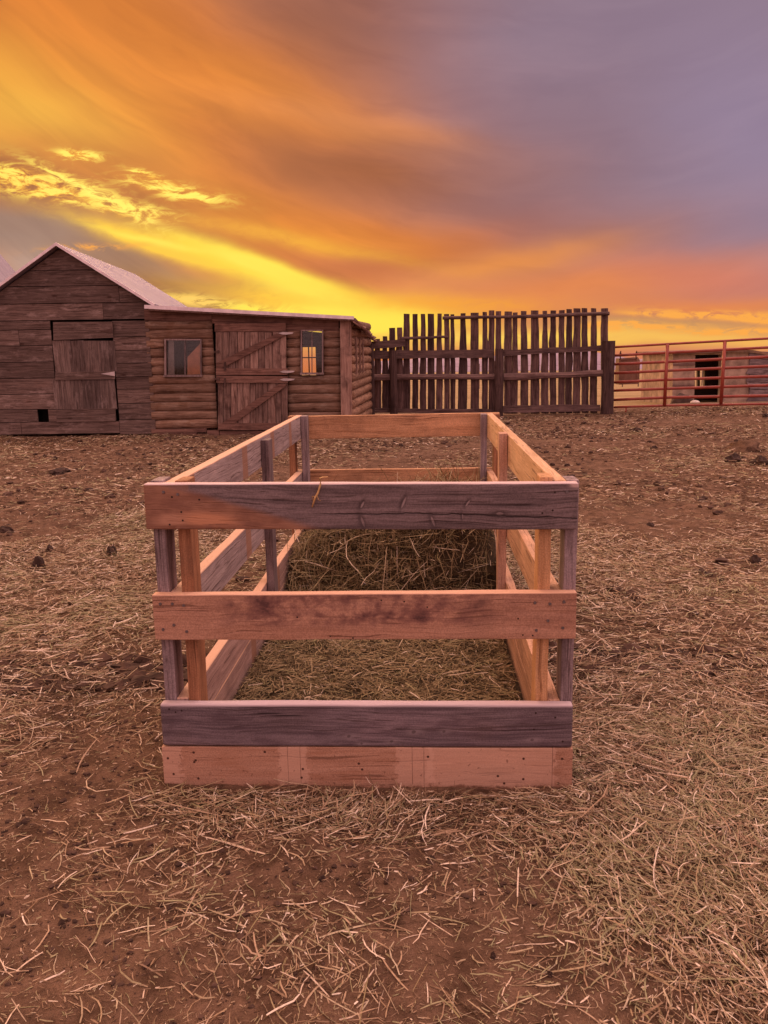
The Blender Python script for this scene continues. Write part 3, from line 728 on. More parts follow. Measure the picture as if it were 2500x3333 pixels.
for i, (a, b, t0, bt) in enumerate(pk_):
    m = (a+b)/2; prv = (pk_[i-1][0]+pk_[i-1][1])/2 if i else m-54; nxt = (pk_[i+1][0]+pk_[i+1][1])/2 if i < len(pk_)-1 else m+54
    wid = (b-a)*RF.uniform(.98, 1.14); low = max(wid+4, min(m-prv, nxt-m)-RF.uniform(3, 13)); 
    if i < 4: low = (nxt-prv)/2-RF.uniform(2, 5)
    N = 16; ls, rs = [], []
    bl, br_ = RF.uniform(.25, .8), RF.uniform(.25, .8); al_, ar_ = max(0, RF.uniform(-1.2, 1))*13, max(0, RF.uniform(-1.2, 1))*13
    ph = RF.uniform(0, 6); lean = RF.uniform(-5, 5)
    for j in range(N+1):
        t = j/N; y = t0+(bt-t0)*t
        wdt = wid+(low-wid)*min(1, max(0, (t-.12)/.5))**.8
        wob = math.sin(ph+t*7)*1.8+math.sin(ph*2+t*21)*1.1
        L_ = al_*math.exp(-((t-bl)/.06)**2); R_ = ar_*math.exp(-((t-br_)/.06)**2)
        cx = m+lean*(t-.5)+wob*.6
        ls.append((cx-wdt/2-L_*.7+RF.uniform(-1.2, 1.2), y)); rs.append((cx+wdt/2+R_*.7+RF.uniform(-1.2, 1.2), y))
    ls[0] = (ls[0][0], t0+RF.uniform(-2, 2))
    bm = newbm(); lay = bm.verts.layers.float['tint']
    tint = RF.random(); Yp = YF+RF.uniform(.0, .03); rows = []
    for l, r in zip(ls, rs):
        A3 = W3(*l, Yp); B3 = W3(*r, Yp); th = RF.uniform(.045, .055); mid = (A3+B3)/2
        row = [A3, mid+Vector((0, -.022, 0)), B3, B3+Vector((0, th, 0)), A3+Vector((0, th, 0))]
        row = [bm.verts.new(p) for p in row]
        for v in row: v[lay] = tint
        rows.append(row)
    for p, q in zip(rows, rows[1:]):
        for s_ in range(5): bm.faces.new((p[s_], p[(s_+1) % 5], q[(s_+1) % 5], q[s_]))
    bm.faces.new(rows[0]); bm.faces.new(rows[-1][::-1])
    fob('picket', bm, SLAB)
def rail(name, c0, c1, h, y, th=.05, rnd=True, m=SLABX, t=None):
    p, q = W3(*c0, YF), W3(*c1, YF); hh = h*.51236*YF/FPX
    bm = newbm()
    if rnd:
        mid = [p.lerp(q, s_)+Vector((0, y-YF, R.uniform(-.012, .012))) for s_ in (0, .2, .4, .6, .8, 1)]
        tube(bm, mid, [hh/2*R.uniform(.85, 1.1) for _ in mid], 8, .08, t, (th/hh, 1), .2)
    else:
        N = 8; up_, lo_ = [], []
        for i in range(N+1):
            c = p.lerp(q, i/N); up_.append((c.x, c.z+hh/2+R.uniform(-.012, .012))); lo_.append((c.x, c.z-hh/2+R.uniform(-.012, .012)))
        prism(bm, lo_+up_[::-1], y, y+th, t)
    return fob(name, bm, m)
rail('rail', (308, 293), (602, 287), 17, YF-.05, .06); rail('rail', (566, 170), (1622, 140), 21, YF-.05, .07)
rail('rail', (282, 397), (892, 392), 52, YF-.075, .04, False, t=.05); rail('rail', (945, 388), (1590, 356), 34, YF-.075, .04, False, t=.1)
rail('rail', (90, 342), (330, 322), 44, YF-.075, .04, False, t=.05); rail('rail', (92, 402), (282, 398), 50, YF-.082, .045, False, t=.02)
rail('rail', (92, 545), (932, 537), 38, YF-.1, .10, t=.55); rail('rail', (945, 540), (1615, 518), 44, YF-.1, .11, t=.7)
rail('rail', (945, 746), (1562, 735), 44, YF-.09, .05, False, t=.4)
rail('rail', (92, 752), (890, 756), 26, YF-.09, .05, False, t=.1)
for (a, b, t0, bt, dpt) in ((90, 138, 326, 775, .10), (228, 280, 372, 775, .12), (892, 944, 362, 782, .13), (1578, 1641, 312, 775, .18)):
    A3, B3 = W3(a, t0, YF), W3(b, bt, YF)
    bm = newbm(); cxm = (A3.x+B3.x)/2; r_ = (B3.x-A3.x)/2
    yy = YF-.16 if a != 1578 else YF-.12
    tube(bm, [(cxm, yy, -.1), (cxm+R.uniform(-.01, .01), yy, (A3.z)*.5), (cxm+R.uniform(-.01, .01), yy, A3.z)], [r_*1.03, r_*.98, r_*.95], 10, .06, .1, (1, .6) if a != 1578 else (1, .9), .2)
    fob('post', bm, SLAB)

# ------------------------------------------------------------------ red pipe panel on the right
def red_mat():
    m, k, b = mat('faded red paint')
    co = k.new('ShaderNodeTexCoord').outputs['Object']
    n = k.noise(co, 5., 6, .65)
    c = k.mix((.25, .03, .018, 1), (.36, .065, .038, 1), k.ss(n, .3, .6)); c = k.mix(c, (.16, .06, .04, 1), k.m('MULTIPLY', k.ss(n, .58, .7), .7))
    k.put(b.inputs['Base Color'], c); b.inputs['Roughness'].default_value = .45; return m
RED = red_mat()
def yp(cx): return 17.6-1.2*(cx-165)/(1659-165)
pan = thing('corral_panel', 'red pipe corral panel with eight horizontal rails right of the slab fence', 'metal fence', W4(165, 850, 17.6))
def pob(bm, n, m=RED, p=None): loc(bm, pan.location); return obj(n, bm, m, p or pan, True)
for (a, b, c_, r_) in ((237, 207, 153, .025), (318, 290, 240, .028), (402, 378, 330, .030), (488, 463, 420, .030), (575, 550, 518, .030), (655, 637, 605, .030), (745, 722, 705, .030), (815, 800, 785, .024)):
    pts = [W4(172, a, yp(172)), W4(690, b, yp(690)), W4(1659, c_, yp(1659))]; d = pts[2]-pts[1]; pts.append(pts[2]+d*1.2)
    bm = newbm(); tube(bm, pts, r_, 10, 0, step=.3); pob(bm, 'rail')
for (cx, y0, y1, r_) in ((170, 232, 858, .030), (690, 207, 800, .036), (1243, 182, 782, .036), (1800, 150, 782, .036)):
    p, q = W4(cx, y0, yp(cx)-.01), W4(cx, y1, yp(cx)-.01); bm = newbm(); tube(bm, [(p.x, p.y, p.z), (p.x, p.y, q.z)], r_, 10, 0); pob(bm, 'upright')
bm = newbm(); p = W4(290, 812, yp(290)); tube(bm, [p, (p.x, p.y, -.05)], .02, 8); pob(bm, 'foot')
# hanging feed box behind the panel
pb = 17.85
fb = thing('feed_box', 'brown wooden feed box hung on the red panel next to the fence post', 'box', W4(320, 600, pb))
BOXW = simple('weathered box wood', (.26, .15, .10, 1), .85, var=.3, scale=5)
def xz(p): v = W4(*p, pb); return (v.x, v.z)
bm = newbm(); prism(bm, [xz(p) for p in ((220, 575), (228, 598), (412, 592), (420, 570), (405, 332), (232, 345))], pb, pb+.02, .4); loc(bm, fb.location); obj('front_board', bm, BOXW, fb)
bm = newbm()
prism(bm, [xz(p) for p in ((405, 332), (428, 365), (420, 570), (412, 592), (402, 590), (396, 335))], pb+.0205, pb+.32, .6)
prism(bm, [xz(p) for p in ((232, 345), (240, 345), (230, 598), (220, 575))], pb+.0205, pb+.32, .3)
prism(bm, [xz(p) for p in ((240, 592), (400, 588), (400, 575), (240, 580))], pb+.0205, pb+.32, .3); loc(bm, fb.location); obj('box_side', bm, BOXW, fb)
bm = newbm()
for q in (((222, 350), (238, 348), (232, 596), (218, 576)), ((388, 340), (404, 338), (408, 590), (392, 592)), ((238, 362), (388, 352), (388, 338), (238, 347)), ((234, 598), (392, 592), (392, 572), (234, 576))):
    prism(bm, [xz(p) for p in q], pb-.015, pb-.0005, .7)
loc(bm, fb.location); obj('frame_strip', bm, BOXW, fb)
for cx in (235, 388):
    bm = newbm(); a, b2 = W4(cx, 350, pb-.02), W4(cx, 300, yp(cx)+.03); tube(bm, [a, b2+Vector((0, .03, .0)), b2+Vector((0, -.03, .05)), b2+Vector((0, -.05, .0))], .012, 6); loc(bm, fb.location); obj('hook', bm, RUST, fb)

# ------------------------------------------------------------------ plastered shed beyond the panel
YS = 32.
shed = thing('plastered_shed', 'low pinkish plastered shed with a dark doorway beyond the red panel', 'shed', (W4(1150, 790, YS).x, YS, -.82))
PLAS = simple('old lime plaster', (.33, .23, .18, 1), .9, var=.42, scale=2.2, b2=.5)
GREYB = wood('shed board', (.27, .205, .22, 1), (.13, .095, .105, 1), 'X', st=.5, fib=.15)
def sx(p, Y=YS): v = W4(*p, Y); return (v.x, v.z)
def sob(n, bm, m, p=None): loc(bm, shed.location); return obj(n, bm, m, p or shed)
bm = newbm()
prism(bm, [sx(p) for p in ((735, 830), (945, 830), (950, 600), (958, 290), (742, 290))], YS, YS+.3, .5)
prism(bm, [sx(p) for p in ((958, 312), (1210, 308), (1210, 272), (958, 288))], YS, YS+.3, .4)
prism(bm, [sx(p) for p in ((1195, 830), (1470, 830), (1478, 270), (1210, 272), (1212, 560))], YS, YS+.3, .6)
sob('wall', bm, PLAS)
bm = newbm()
rr = [270, 345, 420, 500, 570, 640, 700, 770, 830]
RJ = random.Random(4)
for a, b in zip(rr, rr[1:]):
    prism(bm, [sx(p) for p in ((1480-RJ.choice((0, 10, 40, 50)), b-4), (1990, b+26), (1990, a+30), (1480-RJ.choice((0, 8, 34)), a+2))], YS-.06+RJ.uniform(-.02, .02), YS-.005, RJ.random())
o = sob('board_wall', bm, GREYB); o['label'] = 'grey horizontal boards on the right part of the shed'
bm = newbm()                                # back wall with bright openings seen through the doorway
yk2 = YS+4
for q in (((700, 830), (953, 830), (953, 290), (700, 290)), ((953, 830), (1990, 830), (1990, 632), (953, 632)), ((953, 440), (1990, 440), (1990, 290), (953, 290)), ((985, 632), (1003, 632), (1003, 440), (985, 440)), ((1050, 632), (1990, 632), (1990, 440), (1050, 440))):
    prism(bm, [sx(p, yk2) for p in q], yk2, yk2+.2, .2)
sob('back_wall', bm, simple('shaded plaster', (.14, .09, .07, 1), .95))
bm = newbm()
for px_ in ((738, 755), (1980, 1995)):
    x0 = sx((px_[0], 800))[0]; x1 = sx((px_[1], 800))[0]; zt_ = sx((px_[0], 300 if px_[0] < 1000 else 330))[1]
    bm = newbm(); prism(bm, [(x0, -1.1), (x1, -1.1), (x1, zt_), (x0, zt_)], YS+.31, yk2-.01); sob('side_wall', bm, PLAS)
bm = newbm()
a, b2, c_, d_ = [Vector((sx(p)[0], YS-.15, sx(p)[1])) for p in ((725, 283), (1240, 262), (1500, 264), (2010, 360))]
for p, q in ((a, b2), (b2, c_), (c_, d_)):
    hexa(bm, [p, q, q+Vector((0, 4.6, 0)), p+Vector((0, 4.6, 0))], (0, 0, -.10))
sob('roof', bm, simple('sod roof', (.20, .12, .08, 1), .95, var=.4, scale=4, b2=.6))
bm = newbm(); tube(bm, [sx3 for sx3 in (Vector((sx((735, 290))[0], YS-.2, sx((735, 292))[1])), Vector((sx((1245, 266))[0], YS-.2, sx((1245, 268))[1])))], .07, 8, .1, step=.4); sob('eave_log', bm, SLABX)
for q in (((735, 600), (948, 600), (950, 612), (735, 614)), ((745, 400), (950, 385), (950, 410), (745, 418))):
    bm = newbm(); prism(bm, [sx(p) for p in q], YS-.03, YS-.001); sob('plank_band', bm, SLABX)
# things near the shed
hp = newbm(); bmesh.ops.create_icosphere(hp, subdivisions=3, radius=1)
for v in hp.verts:
    n_ = fbm(v.co.x*2+5, v.co.z*2+v.co.y, 1.3, 3); v.co = Vector((v.co.x*.44, v.co.y*.3, v.co.z*.40))*(.75+.5*float(n_))
p = W4(828, 800, 30.6); o = obj('manure_heap', hp, simple('dark manure', (.055, .032, .026, 1), .95, var=.4, scale=6, b2=.8), None, True); o.location = (p.x, 30.6, float(terrain(p.x, 30.6)))
tag(o, 'dark rounded heap piled against the foot of the plastered shed', 'heap')
st_ = newbm(); bmesh.ops.create_icosphere(st_, subdivisions=2, radius=1)
for v in st_.verts: v.co = Vector((v.co.x*.17, v.co.y*.12, v.co.z*.09))*(.8+.4*float(fbm(v.co.x+3, v.co.y+v.co.z, 2, 2)))
p = W4(955, 788, 28.5); o = obj('stone', st_, simple('pale stone', (.6, .5, .46, 1), .8), None, True); o.location = (p.x, 28.5, float(terrain(p.x, 28.5))+.08)
tag(o, 'small pale stone on the ground before the shed doorway', 'stone')
# far wire fence across the field
wf = thing('wire_fence', 'thin wire fence with many slender posts across the dry field', 'fence', (pt(2150, 1200, 70).x, 70, -1.9))
WIRE = simple('wire', (.12, .09, .09, 1), .6, .3, b2=0)
for i in range(22):
    x = pt(1300+i*52, 1200, 70).x; bm = newbm(); tube(bm, [(x, 70, -2.2), (x+R.uniform(-.03, .03), 70, R.uniform(-.05, .35)+.1)], .045, 6); loc(bm, wf.location); obj('post', bm, WIRE, wf)
bm = newbm()
for z in (-1.2, -.8, -.4, 0.): tube(bm, [(pt(1300, 1200, 70).x, 70, z), (pt(2400, 1200, 70).x, 70, z)], .008, 4)
loc(bm, wf.location); o = obj('wire', bm, WIRE, wf)

# ------------------------------------------------------------------ the hay feeder: 2x6 boards on 2x4 posts
FO = Vector((-.7151, 2.4472, 0)); FYAW = .0504
feeder = thing('hay_feeder', 'open rectangular hay feeder of grey and fresh pine boards on the corral ground', 'hay feeder', FO, -FYAW)
FM = Matrix.Translation(FO) @ Matrix.Rotation(-FYAW, 4, 'Z')
def fw_pt(x, y, z): return FM @ Vector((x, y, z))
FL = 2.757; HB = .14; TB = .038
def board(name, ctr, size, m, rot=(0, 0, 0), bev=.004, label=None, seg=2):
    bm = newbm(); box(bm, (0, 0, 0), size, None, bev, .5, seg)
    ax = max(range(3), key=lambda i: size[i]); nn = [0, 0, 0]; nn[ax] = 1
    for q in range(1, 28):
        p_ = [0, 0, 0]; p_[ax] = size[ax]*(q/28-.5)+R.uniform(-.006, .006)
        bmesh.ops.bisect_plane(bm, geom=bm.verts[:]+bm.edges[:]+bm.faces[:], plane_co=p_, plane_no=nn)
    ph = R.uniform(0, 90); oth = [i for i in range(3) if i != ax]
    for v in bm.verts:                                        # worn, slightly bowed arrises
        for i in oth:
            e_ = (abs(v.co[oth[0]]) > size[oth[0]]/2-.004) + (abs(v.co[oth[1]]) > size[oth[1]]/2-.004)
            v.co[i] += (float(F2(v.co[ax]*9+ph+i*7, ph+np.sign(v.co[oth[0]])*3+np.sign(v.co[oth[1]])*11, 1.))-.5)*.0022 - np.sign(v.co[i])*max(0, R.random()-.8)*.004*(1 if abs(v.co[oth[0]]) > size[oth[0]]/2-.007 and abs(v.co[oth[1]]) > size[oth[1]]/2-.007 else 0)
    o = obj(name, bm, m, feeder); o.location = ctr; o.rotation_euler = rot
    if label: o['label'] = label
    return o
# front boards carry their own stains, cracks and knots (local x along the board, z up)
def ell(k, co, x, z, rx, rz, ang=0, soft=1.6, nz=None):
    v = k.comb(k.sep(co)[0], k.sep(co)[2], 0)
    g = k.gauss(v, (x, z), math.radians(ang), (rx, rz))
    if nz is not None: g = k.m('MULTIPLY', g, nz)
    return k.m('MINIMUM', k.m('MULTIPLY', g, soft), 1.)
def holes(k, co, c, h, pts, col=(.03, .015, .012, 1), r=.0032):
    for x, z in pts: c = k.mix(c, col, k.ss(ell(k, co, x, z, r, r, 0, 1.4), .3, .8))
    return c, h
def sp_top(k, co, c, h):
    x, y, z = k.sep(co)
    nz = k.noise(k.vm('MULTIPLY', co, (6, 6, 14)), 1.6, 5, .6)
    # lower left triangle that was covered by another board: still brown
    line = k.m('ADD', z, k.m('ADD', k.m('MULTIPLY', k.m('ADD', x, .53), .295), k.m('MULTIPLY', k.m('SUBTRACT', nz, .5), .012)))
    tri = k.m('MULTIPLY', k.ss(line, .066, .040), k.ss(x, -.06, -.2))
    left = k.ss(x, -.505, -.515)
    brown = k.mix((.235, .105, .065, 1), (.34, .165, .10, 1), k.ss(nz, .35, .65))
    c = k.mix(c, brown, k.m('MULTIPLY', k.m('MAXIMUM', tri, k.m('MULTIPLY', left, .55)), .9))
    c = k.mix(c, (.60, .28, .15, 1), k.m('MULTIPLY', ell(k, co, -.455, -.044, .075, .022, -4, 1.8, k.ss(nz, .3, .55)), .75))
    c = k.mix(c, (.48, .25, .16, 1), k.m('MULTIPLY', ell(k, co, -.57, -.042, .035, .024, 0, 1.6, k.ss(nz, .3, .5)), .7))
    c = k.mix(c, (.13, .045, .025, 1), k.m('MULTIPLY', ell(k, co, -.50, -.062, .10, .006, 0, 1.5, k.ss(nz, .35, .55)), .8))
    # long crack
    cz = k.m('ADD', k.m('ADD', -.022, k.m('MULTIPLY', k.ss(x, .2, .64), -.012)), k.m('MULTIPLY', k.m('SUBTRACT', k.noise(k.vm('MULTIPLY', co, (5, 0, 0)), 2., 4, .6), .5), .022))
    cr = k.m('MULTIPLY', k.ss(k.m('ABSOLUTE', k.m('SUBTRACT', z, cz)), .0022, .0006), k.ss(x, -.16, -.02))
    c = k.mix(c, (.02, .012, .012, 1), k.m('MULTIPLY', cr, .85))
    for (kx, kz, rx, rz, a) in ((.012, .006, .006, .014, -28), (.012, -.046, .007, .02, 18), (.135, .012, .006, .022, -22), (.222, -.045, .007, .02, 20), (.325, .010, .005, .014, -34), (.31, -.03, .003, .01, 5), (.42, -.022, .02, .006, 0)):
        c = k.mix(c, (.05, .033, .034, 1), k.m('MULTIPLY', ell(k, co, kx-.003, kz, rx*1.3, rz*1.3, a), .6))
        c = k.mix(c, (.34, .25, .245, 1), k.m('MULTIPLY', k.ss(ell(k, co, kx, kz, rx*.5, rz*.8, a), .35, .9), k.ss(nz, .3, .6, .3, .8)))
        h = k.m('SUBTRACT', h, k.m('MULTIPLY', ell(k, co, kx, kz, rx, rz, a), .6))
    h = k.m('SUBTRACT', h, k.m('MULTIPLY', cr, 1.2))
    c = k.mix(c, (.62, .42, .38, 1), k.m('MULTIPLY', ell(k, co, .64, .066, .014, .008, 0, 2.), .8))
    c = k.mix(c, (.66, .50, .50, 1), k.m('MULTIPLY', k.ss(k.m('ADD', z, k.m('MULTIPLY', k.m('SUBTRACT', nz, .5), .004)), .0655, .0685), .9))  # light from above painted in: upper edge mixed to pale lilac
    c, h = holes(k, co, c, h, [(-.563, .03), (-.537, -.016), (-.534, -.042), (-.575, -.055), (.575, -.012), (.58, .042), (.545, -.02), (-.48, .022)])
    return c, h
def sp_mid(k, co, c, h):
    x, y, z = k.sep(co)
    n1 = k.noise(k.vm('MULTIPLY', co, (1, 1, 1.6)), 9., 6, .68); n2 = k.noise(k.vm('MULTIPLY', co, (1, 1, 1.3)), 34., 5, .65)
    s = k.m('ADD', k.m('MULTIPLY', n1, .65), k.m('MULTIPLY', n2, .35))
    reg = k.m('MULTIPLY', k.ss(z, -.052, -.004), k.m('MULTIPLY', k.ss(x, -.56, -.3), k.ss(x, .5, .2, .25, 1.)))
    c = k.mix(c, (.17, .075, .065, 1), k.m('MULTIPLY', k.m('MULTIPLY', k.ss(s, .40, .58), reg), .85))
    c = k.mix(c, (.06, .028, .03, 1), k.m('MULTIPLY', k.m('MULTIPLY', k.ss(s, .55, .66), reg), .7))
    c = k.mix(c, (.74, .44, .30, 1), k.m('MULTIPLY', k.ss(z, .069, .0715), .8))  # upper edge painted brighter, as if lit by the overhead sky
    c, h = holes(k, co, c, h, [(.475, -.008), (.49, -.06), (.52, -.062), (.06, .052), (.13, .048), (-.10, -.062), (-.03, -.068), (-.2, .0), (.2, .03)], r=.0028)
    return c, h
def sp_sec(k, co, c, h):
    n1 = k.noise(k.vm('MULTIPLY', co, (1.2, 1, 5)), 5., 6, .65)
    c = k.mix(c, (.075, .045, .055, 1), k.m('MULTIPLY', k.ss(n1, .48, .66), .5))
    for (kx, kz, r) in ((-.05, -.035, .014), (.155, -.02, .016), (-.01, -.06, .01), (.525, -.045, .013), (.085, -.052, .013), (.25, -.018, .012)):
        c = k.mix(c, (.30, .23, .24, 1), k.m('MULTIPLY', ell(k, co, kx+.004, kz, r*1.9, r*.7, 8, 1.4, k.ss(n1, .35, .6)), .5))
        c = k.mix(c, (.05, .03, .03, 1), k.m('MULTIPLY', k.ss(ell(k, co, kx, kz, r*.42, r*.34, 20), .3, .8), .55))
    c = k.mix(c, (.02, .012, .014, 1), k.m('MULTIPLY', ell(k, co, -.30, .042, .035, .0022, 0, 2.), .8))
    c = k.mix(c, (.02, .012, .014, 1), k.m('MULTIPLY', ell(k, co, -.245, .034, .045, .002, 0, 2.), .8))
    c = k.mix(c, (.62, .48, .50, 1), k.m('MULTIPLY', k.ss(k.sep(co)[2], .061, .070), .85))  # overhead light put into the colour along the upper edge
    return holes(k, co, c, h, [(.535, .045), (.595, .03), (.53, -.01), (.62, -.05), (-.58, .05), (-.6, .045), (-.62, .055)])
def sp_base(k, co, c, h):
    x, y, z = k.sep(co)
    n1 = k.noise(co, 26., 4, .6); n2 = k.noise(k.vm('MULTIPLY', co, (2, 1, 8)), 3., 5, .6)
    c = k.mix(c, (.32, .135, .07, 1), k.m('MULTIPLY', k.ss(n2, .5, .68), .35))
    e = k.m('MULTIPLY', k.m('SUBTRACT', k.noise(co, 34., 6, .7), .5), .075)
    for (xa, xb) in ((-.66, -.595), (-.275, -.185), (.10, .215), (.20, .60)):
        xx = k.m('ADD', x, e)
        band = k.m('MULTIPLY', k.ss(xx, xa-.004, xa+.004), k.ss(xx, xb+.004, xb-.004))
        c = k.mix(c, (.66, .40, .29, 1), k.m('MULTIPLY', k.m('MULTIPLY', band, k.ss(k.m('ADD', z, e), -.062, -.05)), .5))
    for xl_ in (-.247, -.207, .15, .187, .59):
        c = k.mix(c, (.12, .05, .03, 1), k.m('MULTIPLY', k.ss(k.m('ABSOLUTE', k.m('SUBTRACT', x, xl_)), .0016, .0005), k.ss(n2, .3, .6, .25, .75)))
    sp = k.noise(co, 75., 3, .6)
    c = k.mix(c, (.12, .05, .03, 1), k.m('MULTIPLY', k.ss(sp, .64, .72), .6))
    c = k.mix(c, (.10, .05, .03, 1), k.m('MULTIPLY', k.ss(k.m('ADD', z, e), -.052, -.07), .55))
    return holes(k, co, c, h, [(-.55, .055), (-.545, .028), (-.55, .022), (-.62, -.02), (-.54, -.035), (-.635, .035), (-.32, .058), (-.02, .02), (-.01, -.0), (-.2, .0), (-.205, -.03), (.5, .04), (.5, -.03), (.44, -.045), (.62, .04), (.61, -.045), (.42, -.02), (.2, .045)], (.07, .03, .02, 1), .0042)
XC = .644
t_ang = math.atan2(.007, 1.29)
fb_top = board('rail', (XC-.004, .019, .9155), (1.298, TB, .1405), wood('front top grey', *((.235, .17, .172, 1), (.095, .066, .068, 1)), special=sp_top, st=.3, tintvar=0, knots=0, bs=.7), (0, .0045, 0), .006, 'dark grey top front board with a brown lower left triangle', 3)
fb_mid = board('rail', (XC, .019, .5715), (1.30, TB, .146), wood('front middle pine', (.51, .28, .19, 1), (.38, .195, .125, 1), special=sp_mid, st=.15, tintvar=0, knots=0, bs=.35), (0, -.0062, 0), .003, 'orange pine middle front board with dark mildew blotches')
fb_sec = board('rail', (XC, .019, .2125), (1.30, TB, .1435), wood('front lower grey', (.225, .168, .185, 1), (.105, .074, .086, 1), special=sp_sec, st=.3, tintvar=0, knots=0, bs=.5), (0, -.0048, 0), .010, 'purple grey lower front board with rounded edges', 4)
fb_base = board('base_board', (XC, .017, .064), (1.306, TB-.004, .149), wood('front base pine', (.50, .28, .19, 1), (.40, .205, .13, 1), special=sp_base, st=.15, tintvar=0, knots=0, bs=.3), (0, -.0048, 0), .002, 'orange pine base board with two sets of vertical joint lines')
# screw heads on the front boards
SCREW = simple('screw steel', (.22, .19, .2, 1), .4, .8, b2=0)
def screw(par, x, z, r=.0052):
    bm = newbm(); bmesh.ops.create_cone(bm, cap_ends=True, segments=12, radius1=r, radius2=r*.8, depth=.003)
    bmesh.ops.rotate(bm, matrix=Matrix.Rotation(PI/2, 3, 'X'), verts=bm.verts)
    o = obj('screw', bm, SCREW, par); o.location = (x, -TB/2-.0008, z)
for x, z in ((-.625, .045), (-.587, .045), (-.552, .040), (-.622, -.038), (-.587, -.024), (-.548, -.045), (.525, .042), (.57, .038), (.612, .044), (.565, -.015), (.53, -.045), (.61, -.038)): screw(fb_mid, x, z)
for x, z in ((-.588, .045), (-.545, .038), (.615, .043)): screw(fb_top, x, z, .005)
# corner posts: outside and inside of each side rail
yp1, yp2 = TB+.0445, FL-TB-.0445
XS = {'lo': .019, 'lr': .0575, 'li': .0965, 'ri': 1.200, 'rr': 1.2395, 'ro': 1.2785}
ptop = .985
def post(x, y, m, top=ptop, bot=0., lab=None): return board('post', (x, y, (top+bot)/2), (TB, .089, top-bot), m, (0, 0, 0), .003, lab)
post(XS['lo'], yp1, grey('Z'), .992, 0, 'grey weathered corner post, outer one at the front left')
post(XS['li'], yp1, brownw('Z'), .992, 0, 'brown stained corner post, inner one at the front left')
post(XS['ri'], yp1, golden('Z'), .995, 0, 'bright golden corner post, inner one at the front right')
post(XS['ro'], yp1, grey('Z'), .985, 0, 'grey grained corner post, outer one at the front right')
post(XS['lo'], yp2, brownw('Z'), .985); post(XS['li'], yp2, grey('Z'), .985)
post(XS['ri'], yp2, grey('Z'), .985); post(XS['ro'], yp2, brownw('Z'), .985)
post(XS['li'], 1.42, wood('mid post grey', (.24, .17, .17, 1), (.11, .075, .08, 1), 'Z', tintvar=0), .972, 0, 'dark grey middle post inside the left side')
post(XS['ri'], 1.42, wood('pink pine', (.58, .34, .24, 1), (.44, .23, .15, 1), 'Z', tintvar=0, st=.15), .992, 0, 'pale pinkish middle post inside the right side')
# side rails: top, middle, two stacked at the bottom
ylen = FL-2*TB; yc = FL/2
def sp_stripe(k, co, c, h):           # strips once covered by slats stay unweathered
    y = k.sep(co)[1]
    for y0, w_ in ((-1.16, .08), (-.345, .1), (.30, .1), (.86, .09)):
        s = k.m('MULTIPLY', k.ss(y, y0-w_/2-.004, y0-w_/2+.004), k.ss(y, y0+w_/2+.004, y0+w_/2-.004))
        c = k.mix(c, (.30, .145, .085, 1), k.m('MULTIPLY', s, .8))
    top = k.ss(k.sep(co)[2], .064, .068)
    c = k.mix(c, (.66, .40, .27, 1), k.m('MULTIPLY', top, .85))
    return c, h
LR = wood('left side grey', (.42, .32, .31, 1), (.25, .18, .18, 1), 'Y', special=sp_stripe, st=.25, tintvar=0, knots=.2)
RR = wood('right side golden', (.64, .41, .26, 1), (.50, .30, .17, 1), 'Y', st=.25, tintvar=0, knots=.3, stain=(.34, .16, .07, 1))
RR2 = wood('right low pine', (.60, .36, .24, 1), (.44, .24, .15, 1), 'Y', st=.3, tintvar=0, knots=.3)
LR2 = wood('left low pine', (.46, .30, .26, 1), (.30, .18, .155, 1), 'Y', special=sp_stripe, st=.3, tintvar=0, knots=.3)
for key, mats in (('lr', (LR, LR, LR2, LR2)), ('rr', (RR, RR2, RR2, RR2))):
    for z0, m in zip((.845, .500, .147, .005), mats):
        board('side_rail' if z0 > .4 else 'base_board', (XS[key], yc, z0+HB/2), (TB, ylen, HB), m, (0, 0, 0), .003)
# far end
FARW = wood('far end pine', (.62, .34, .19, 1), (.44, .22, .11, 1), 'X', st=.55, stain=(.20, .10, .06, 1), tintvar=0)
board('rail', (XC+.004, FL-TB/2, .911), (1.31, TB, .142), FARW, (0, -.008, 0), .003, 'far end top board, orange with a dark stain along its upper edge')
board('rail', (XC, FL-TB/2, .571), (1.30, TB, .14), FARW, (0, -.004, 0), .003)
board('rail', (XC, FL-TB/2, .215), (1.30, TB, .14), FARW, (0, 0, 0), .003)
board('base_board', (XC, FL-TB/2, .070), (1.30, TB, .14), FARW, (0, 0, 0), .003)

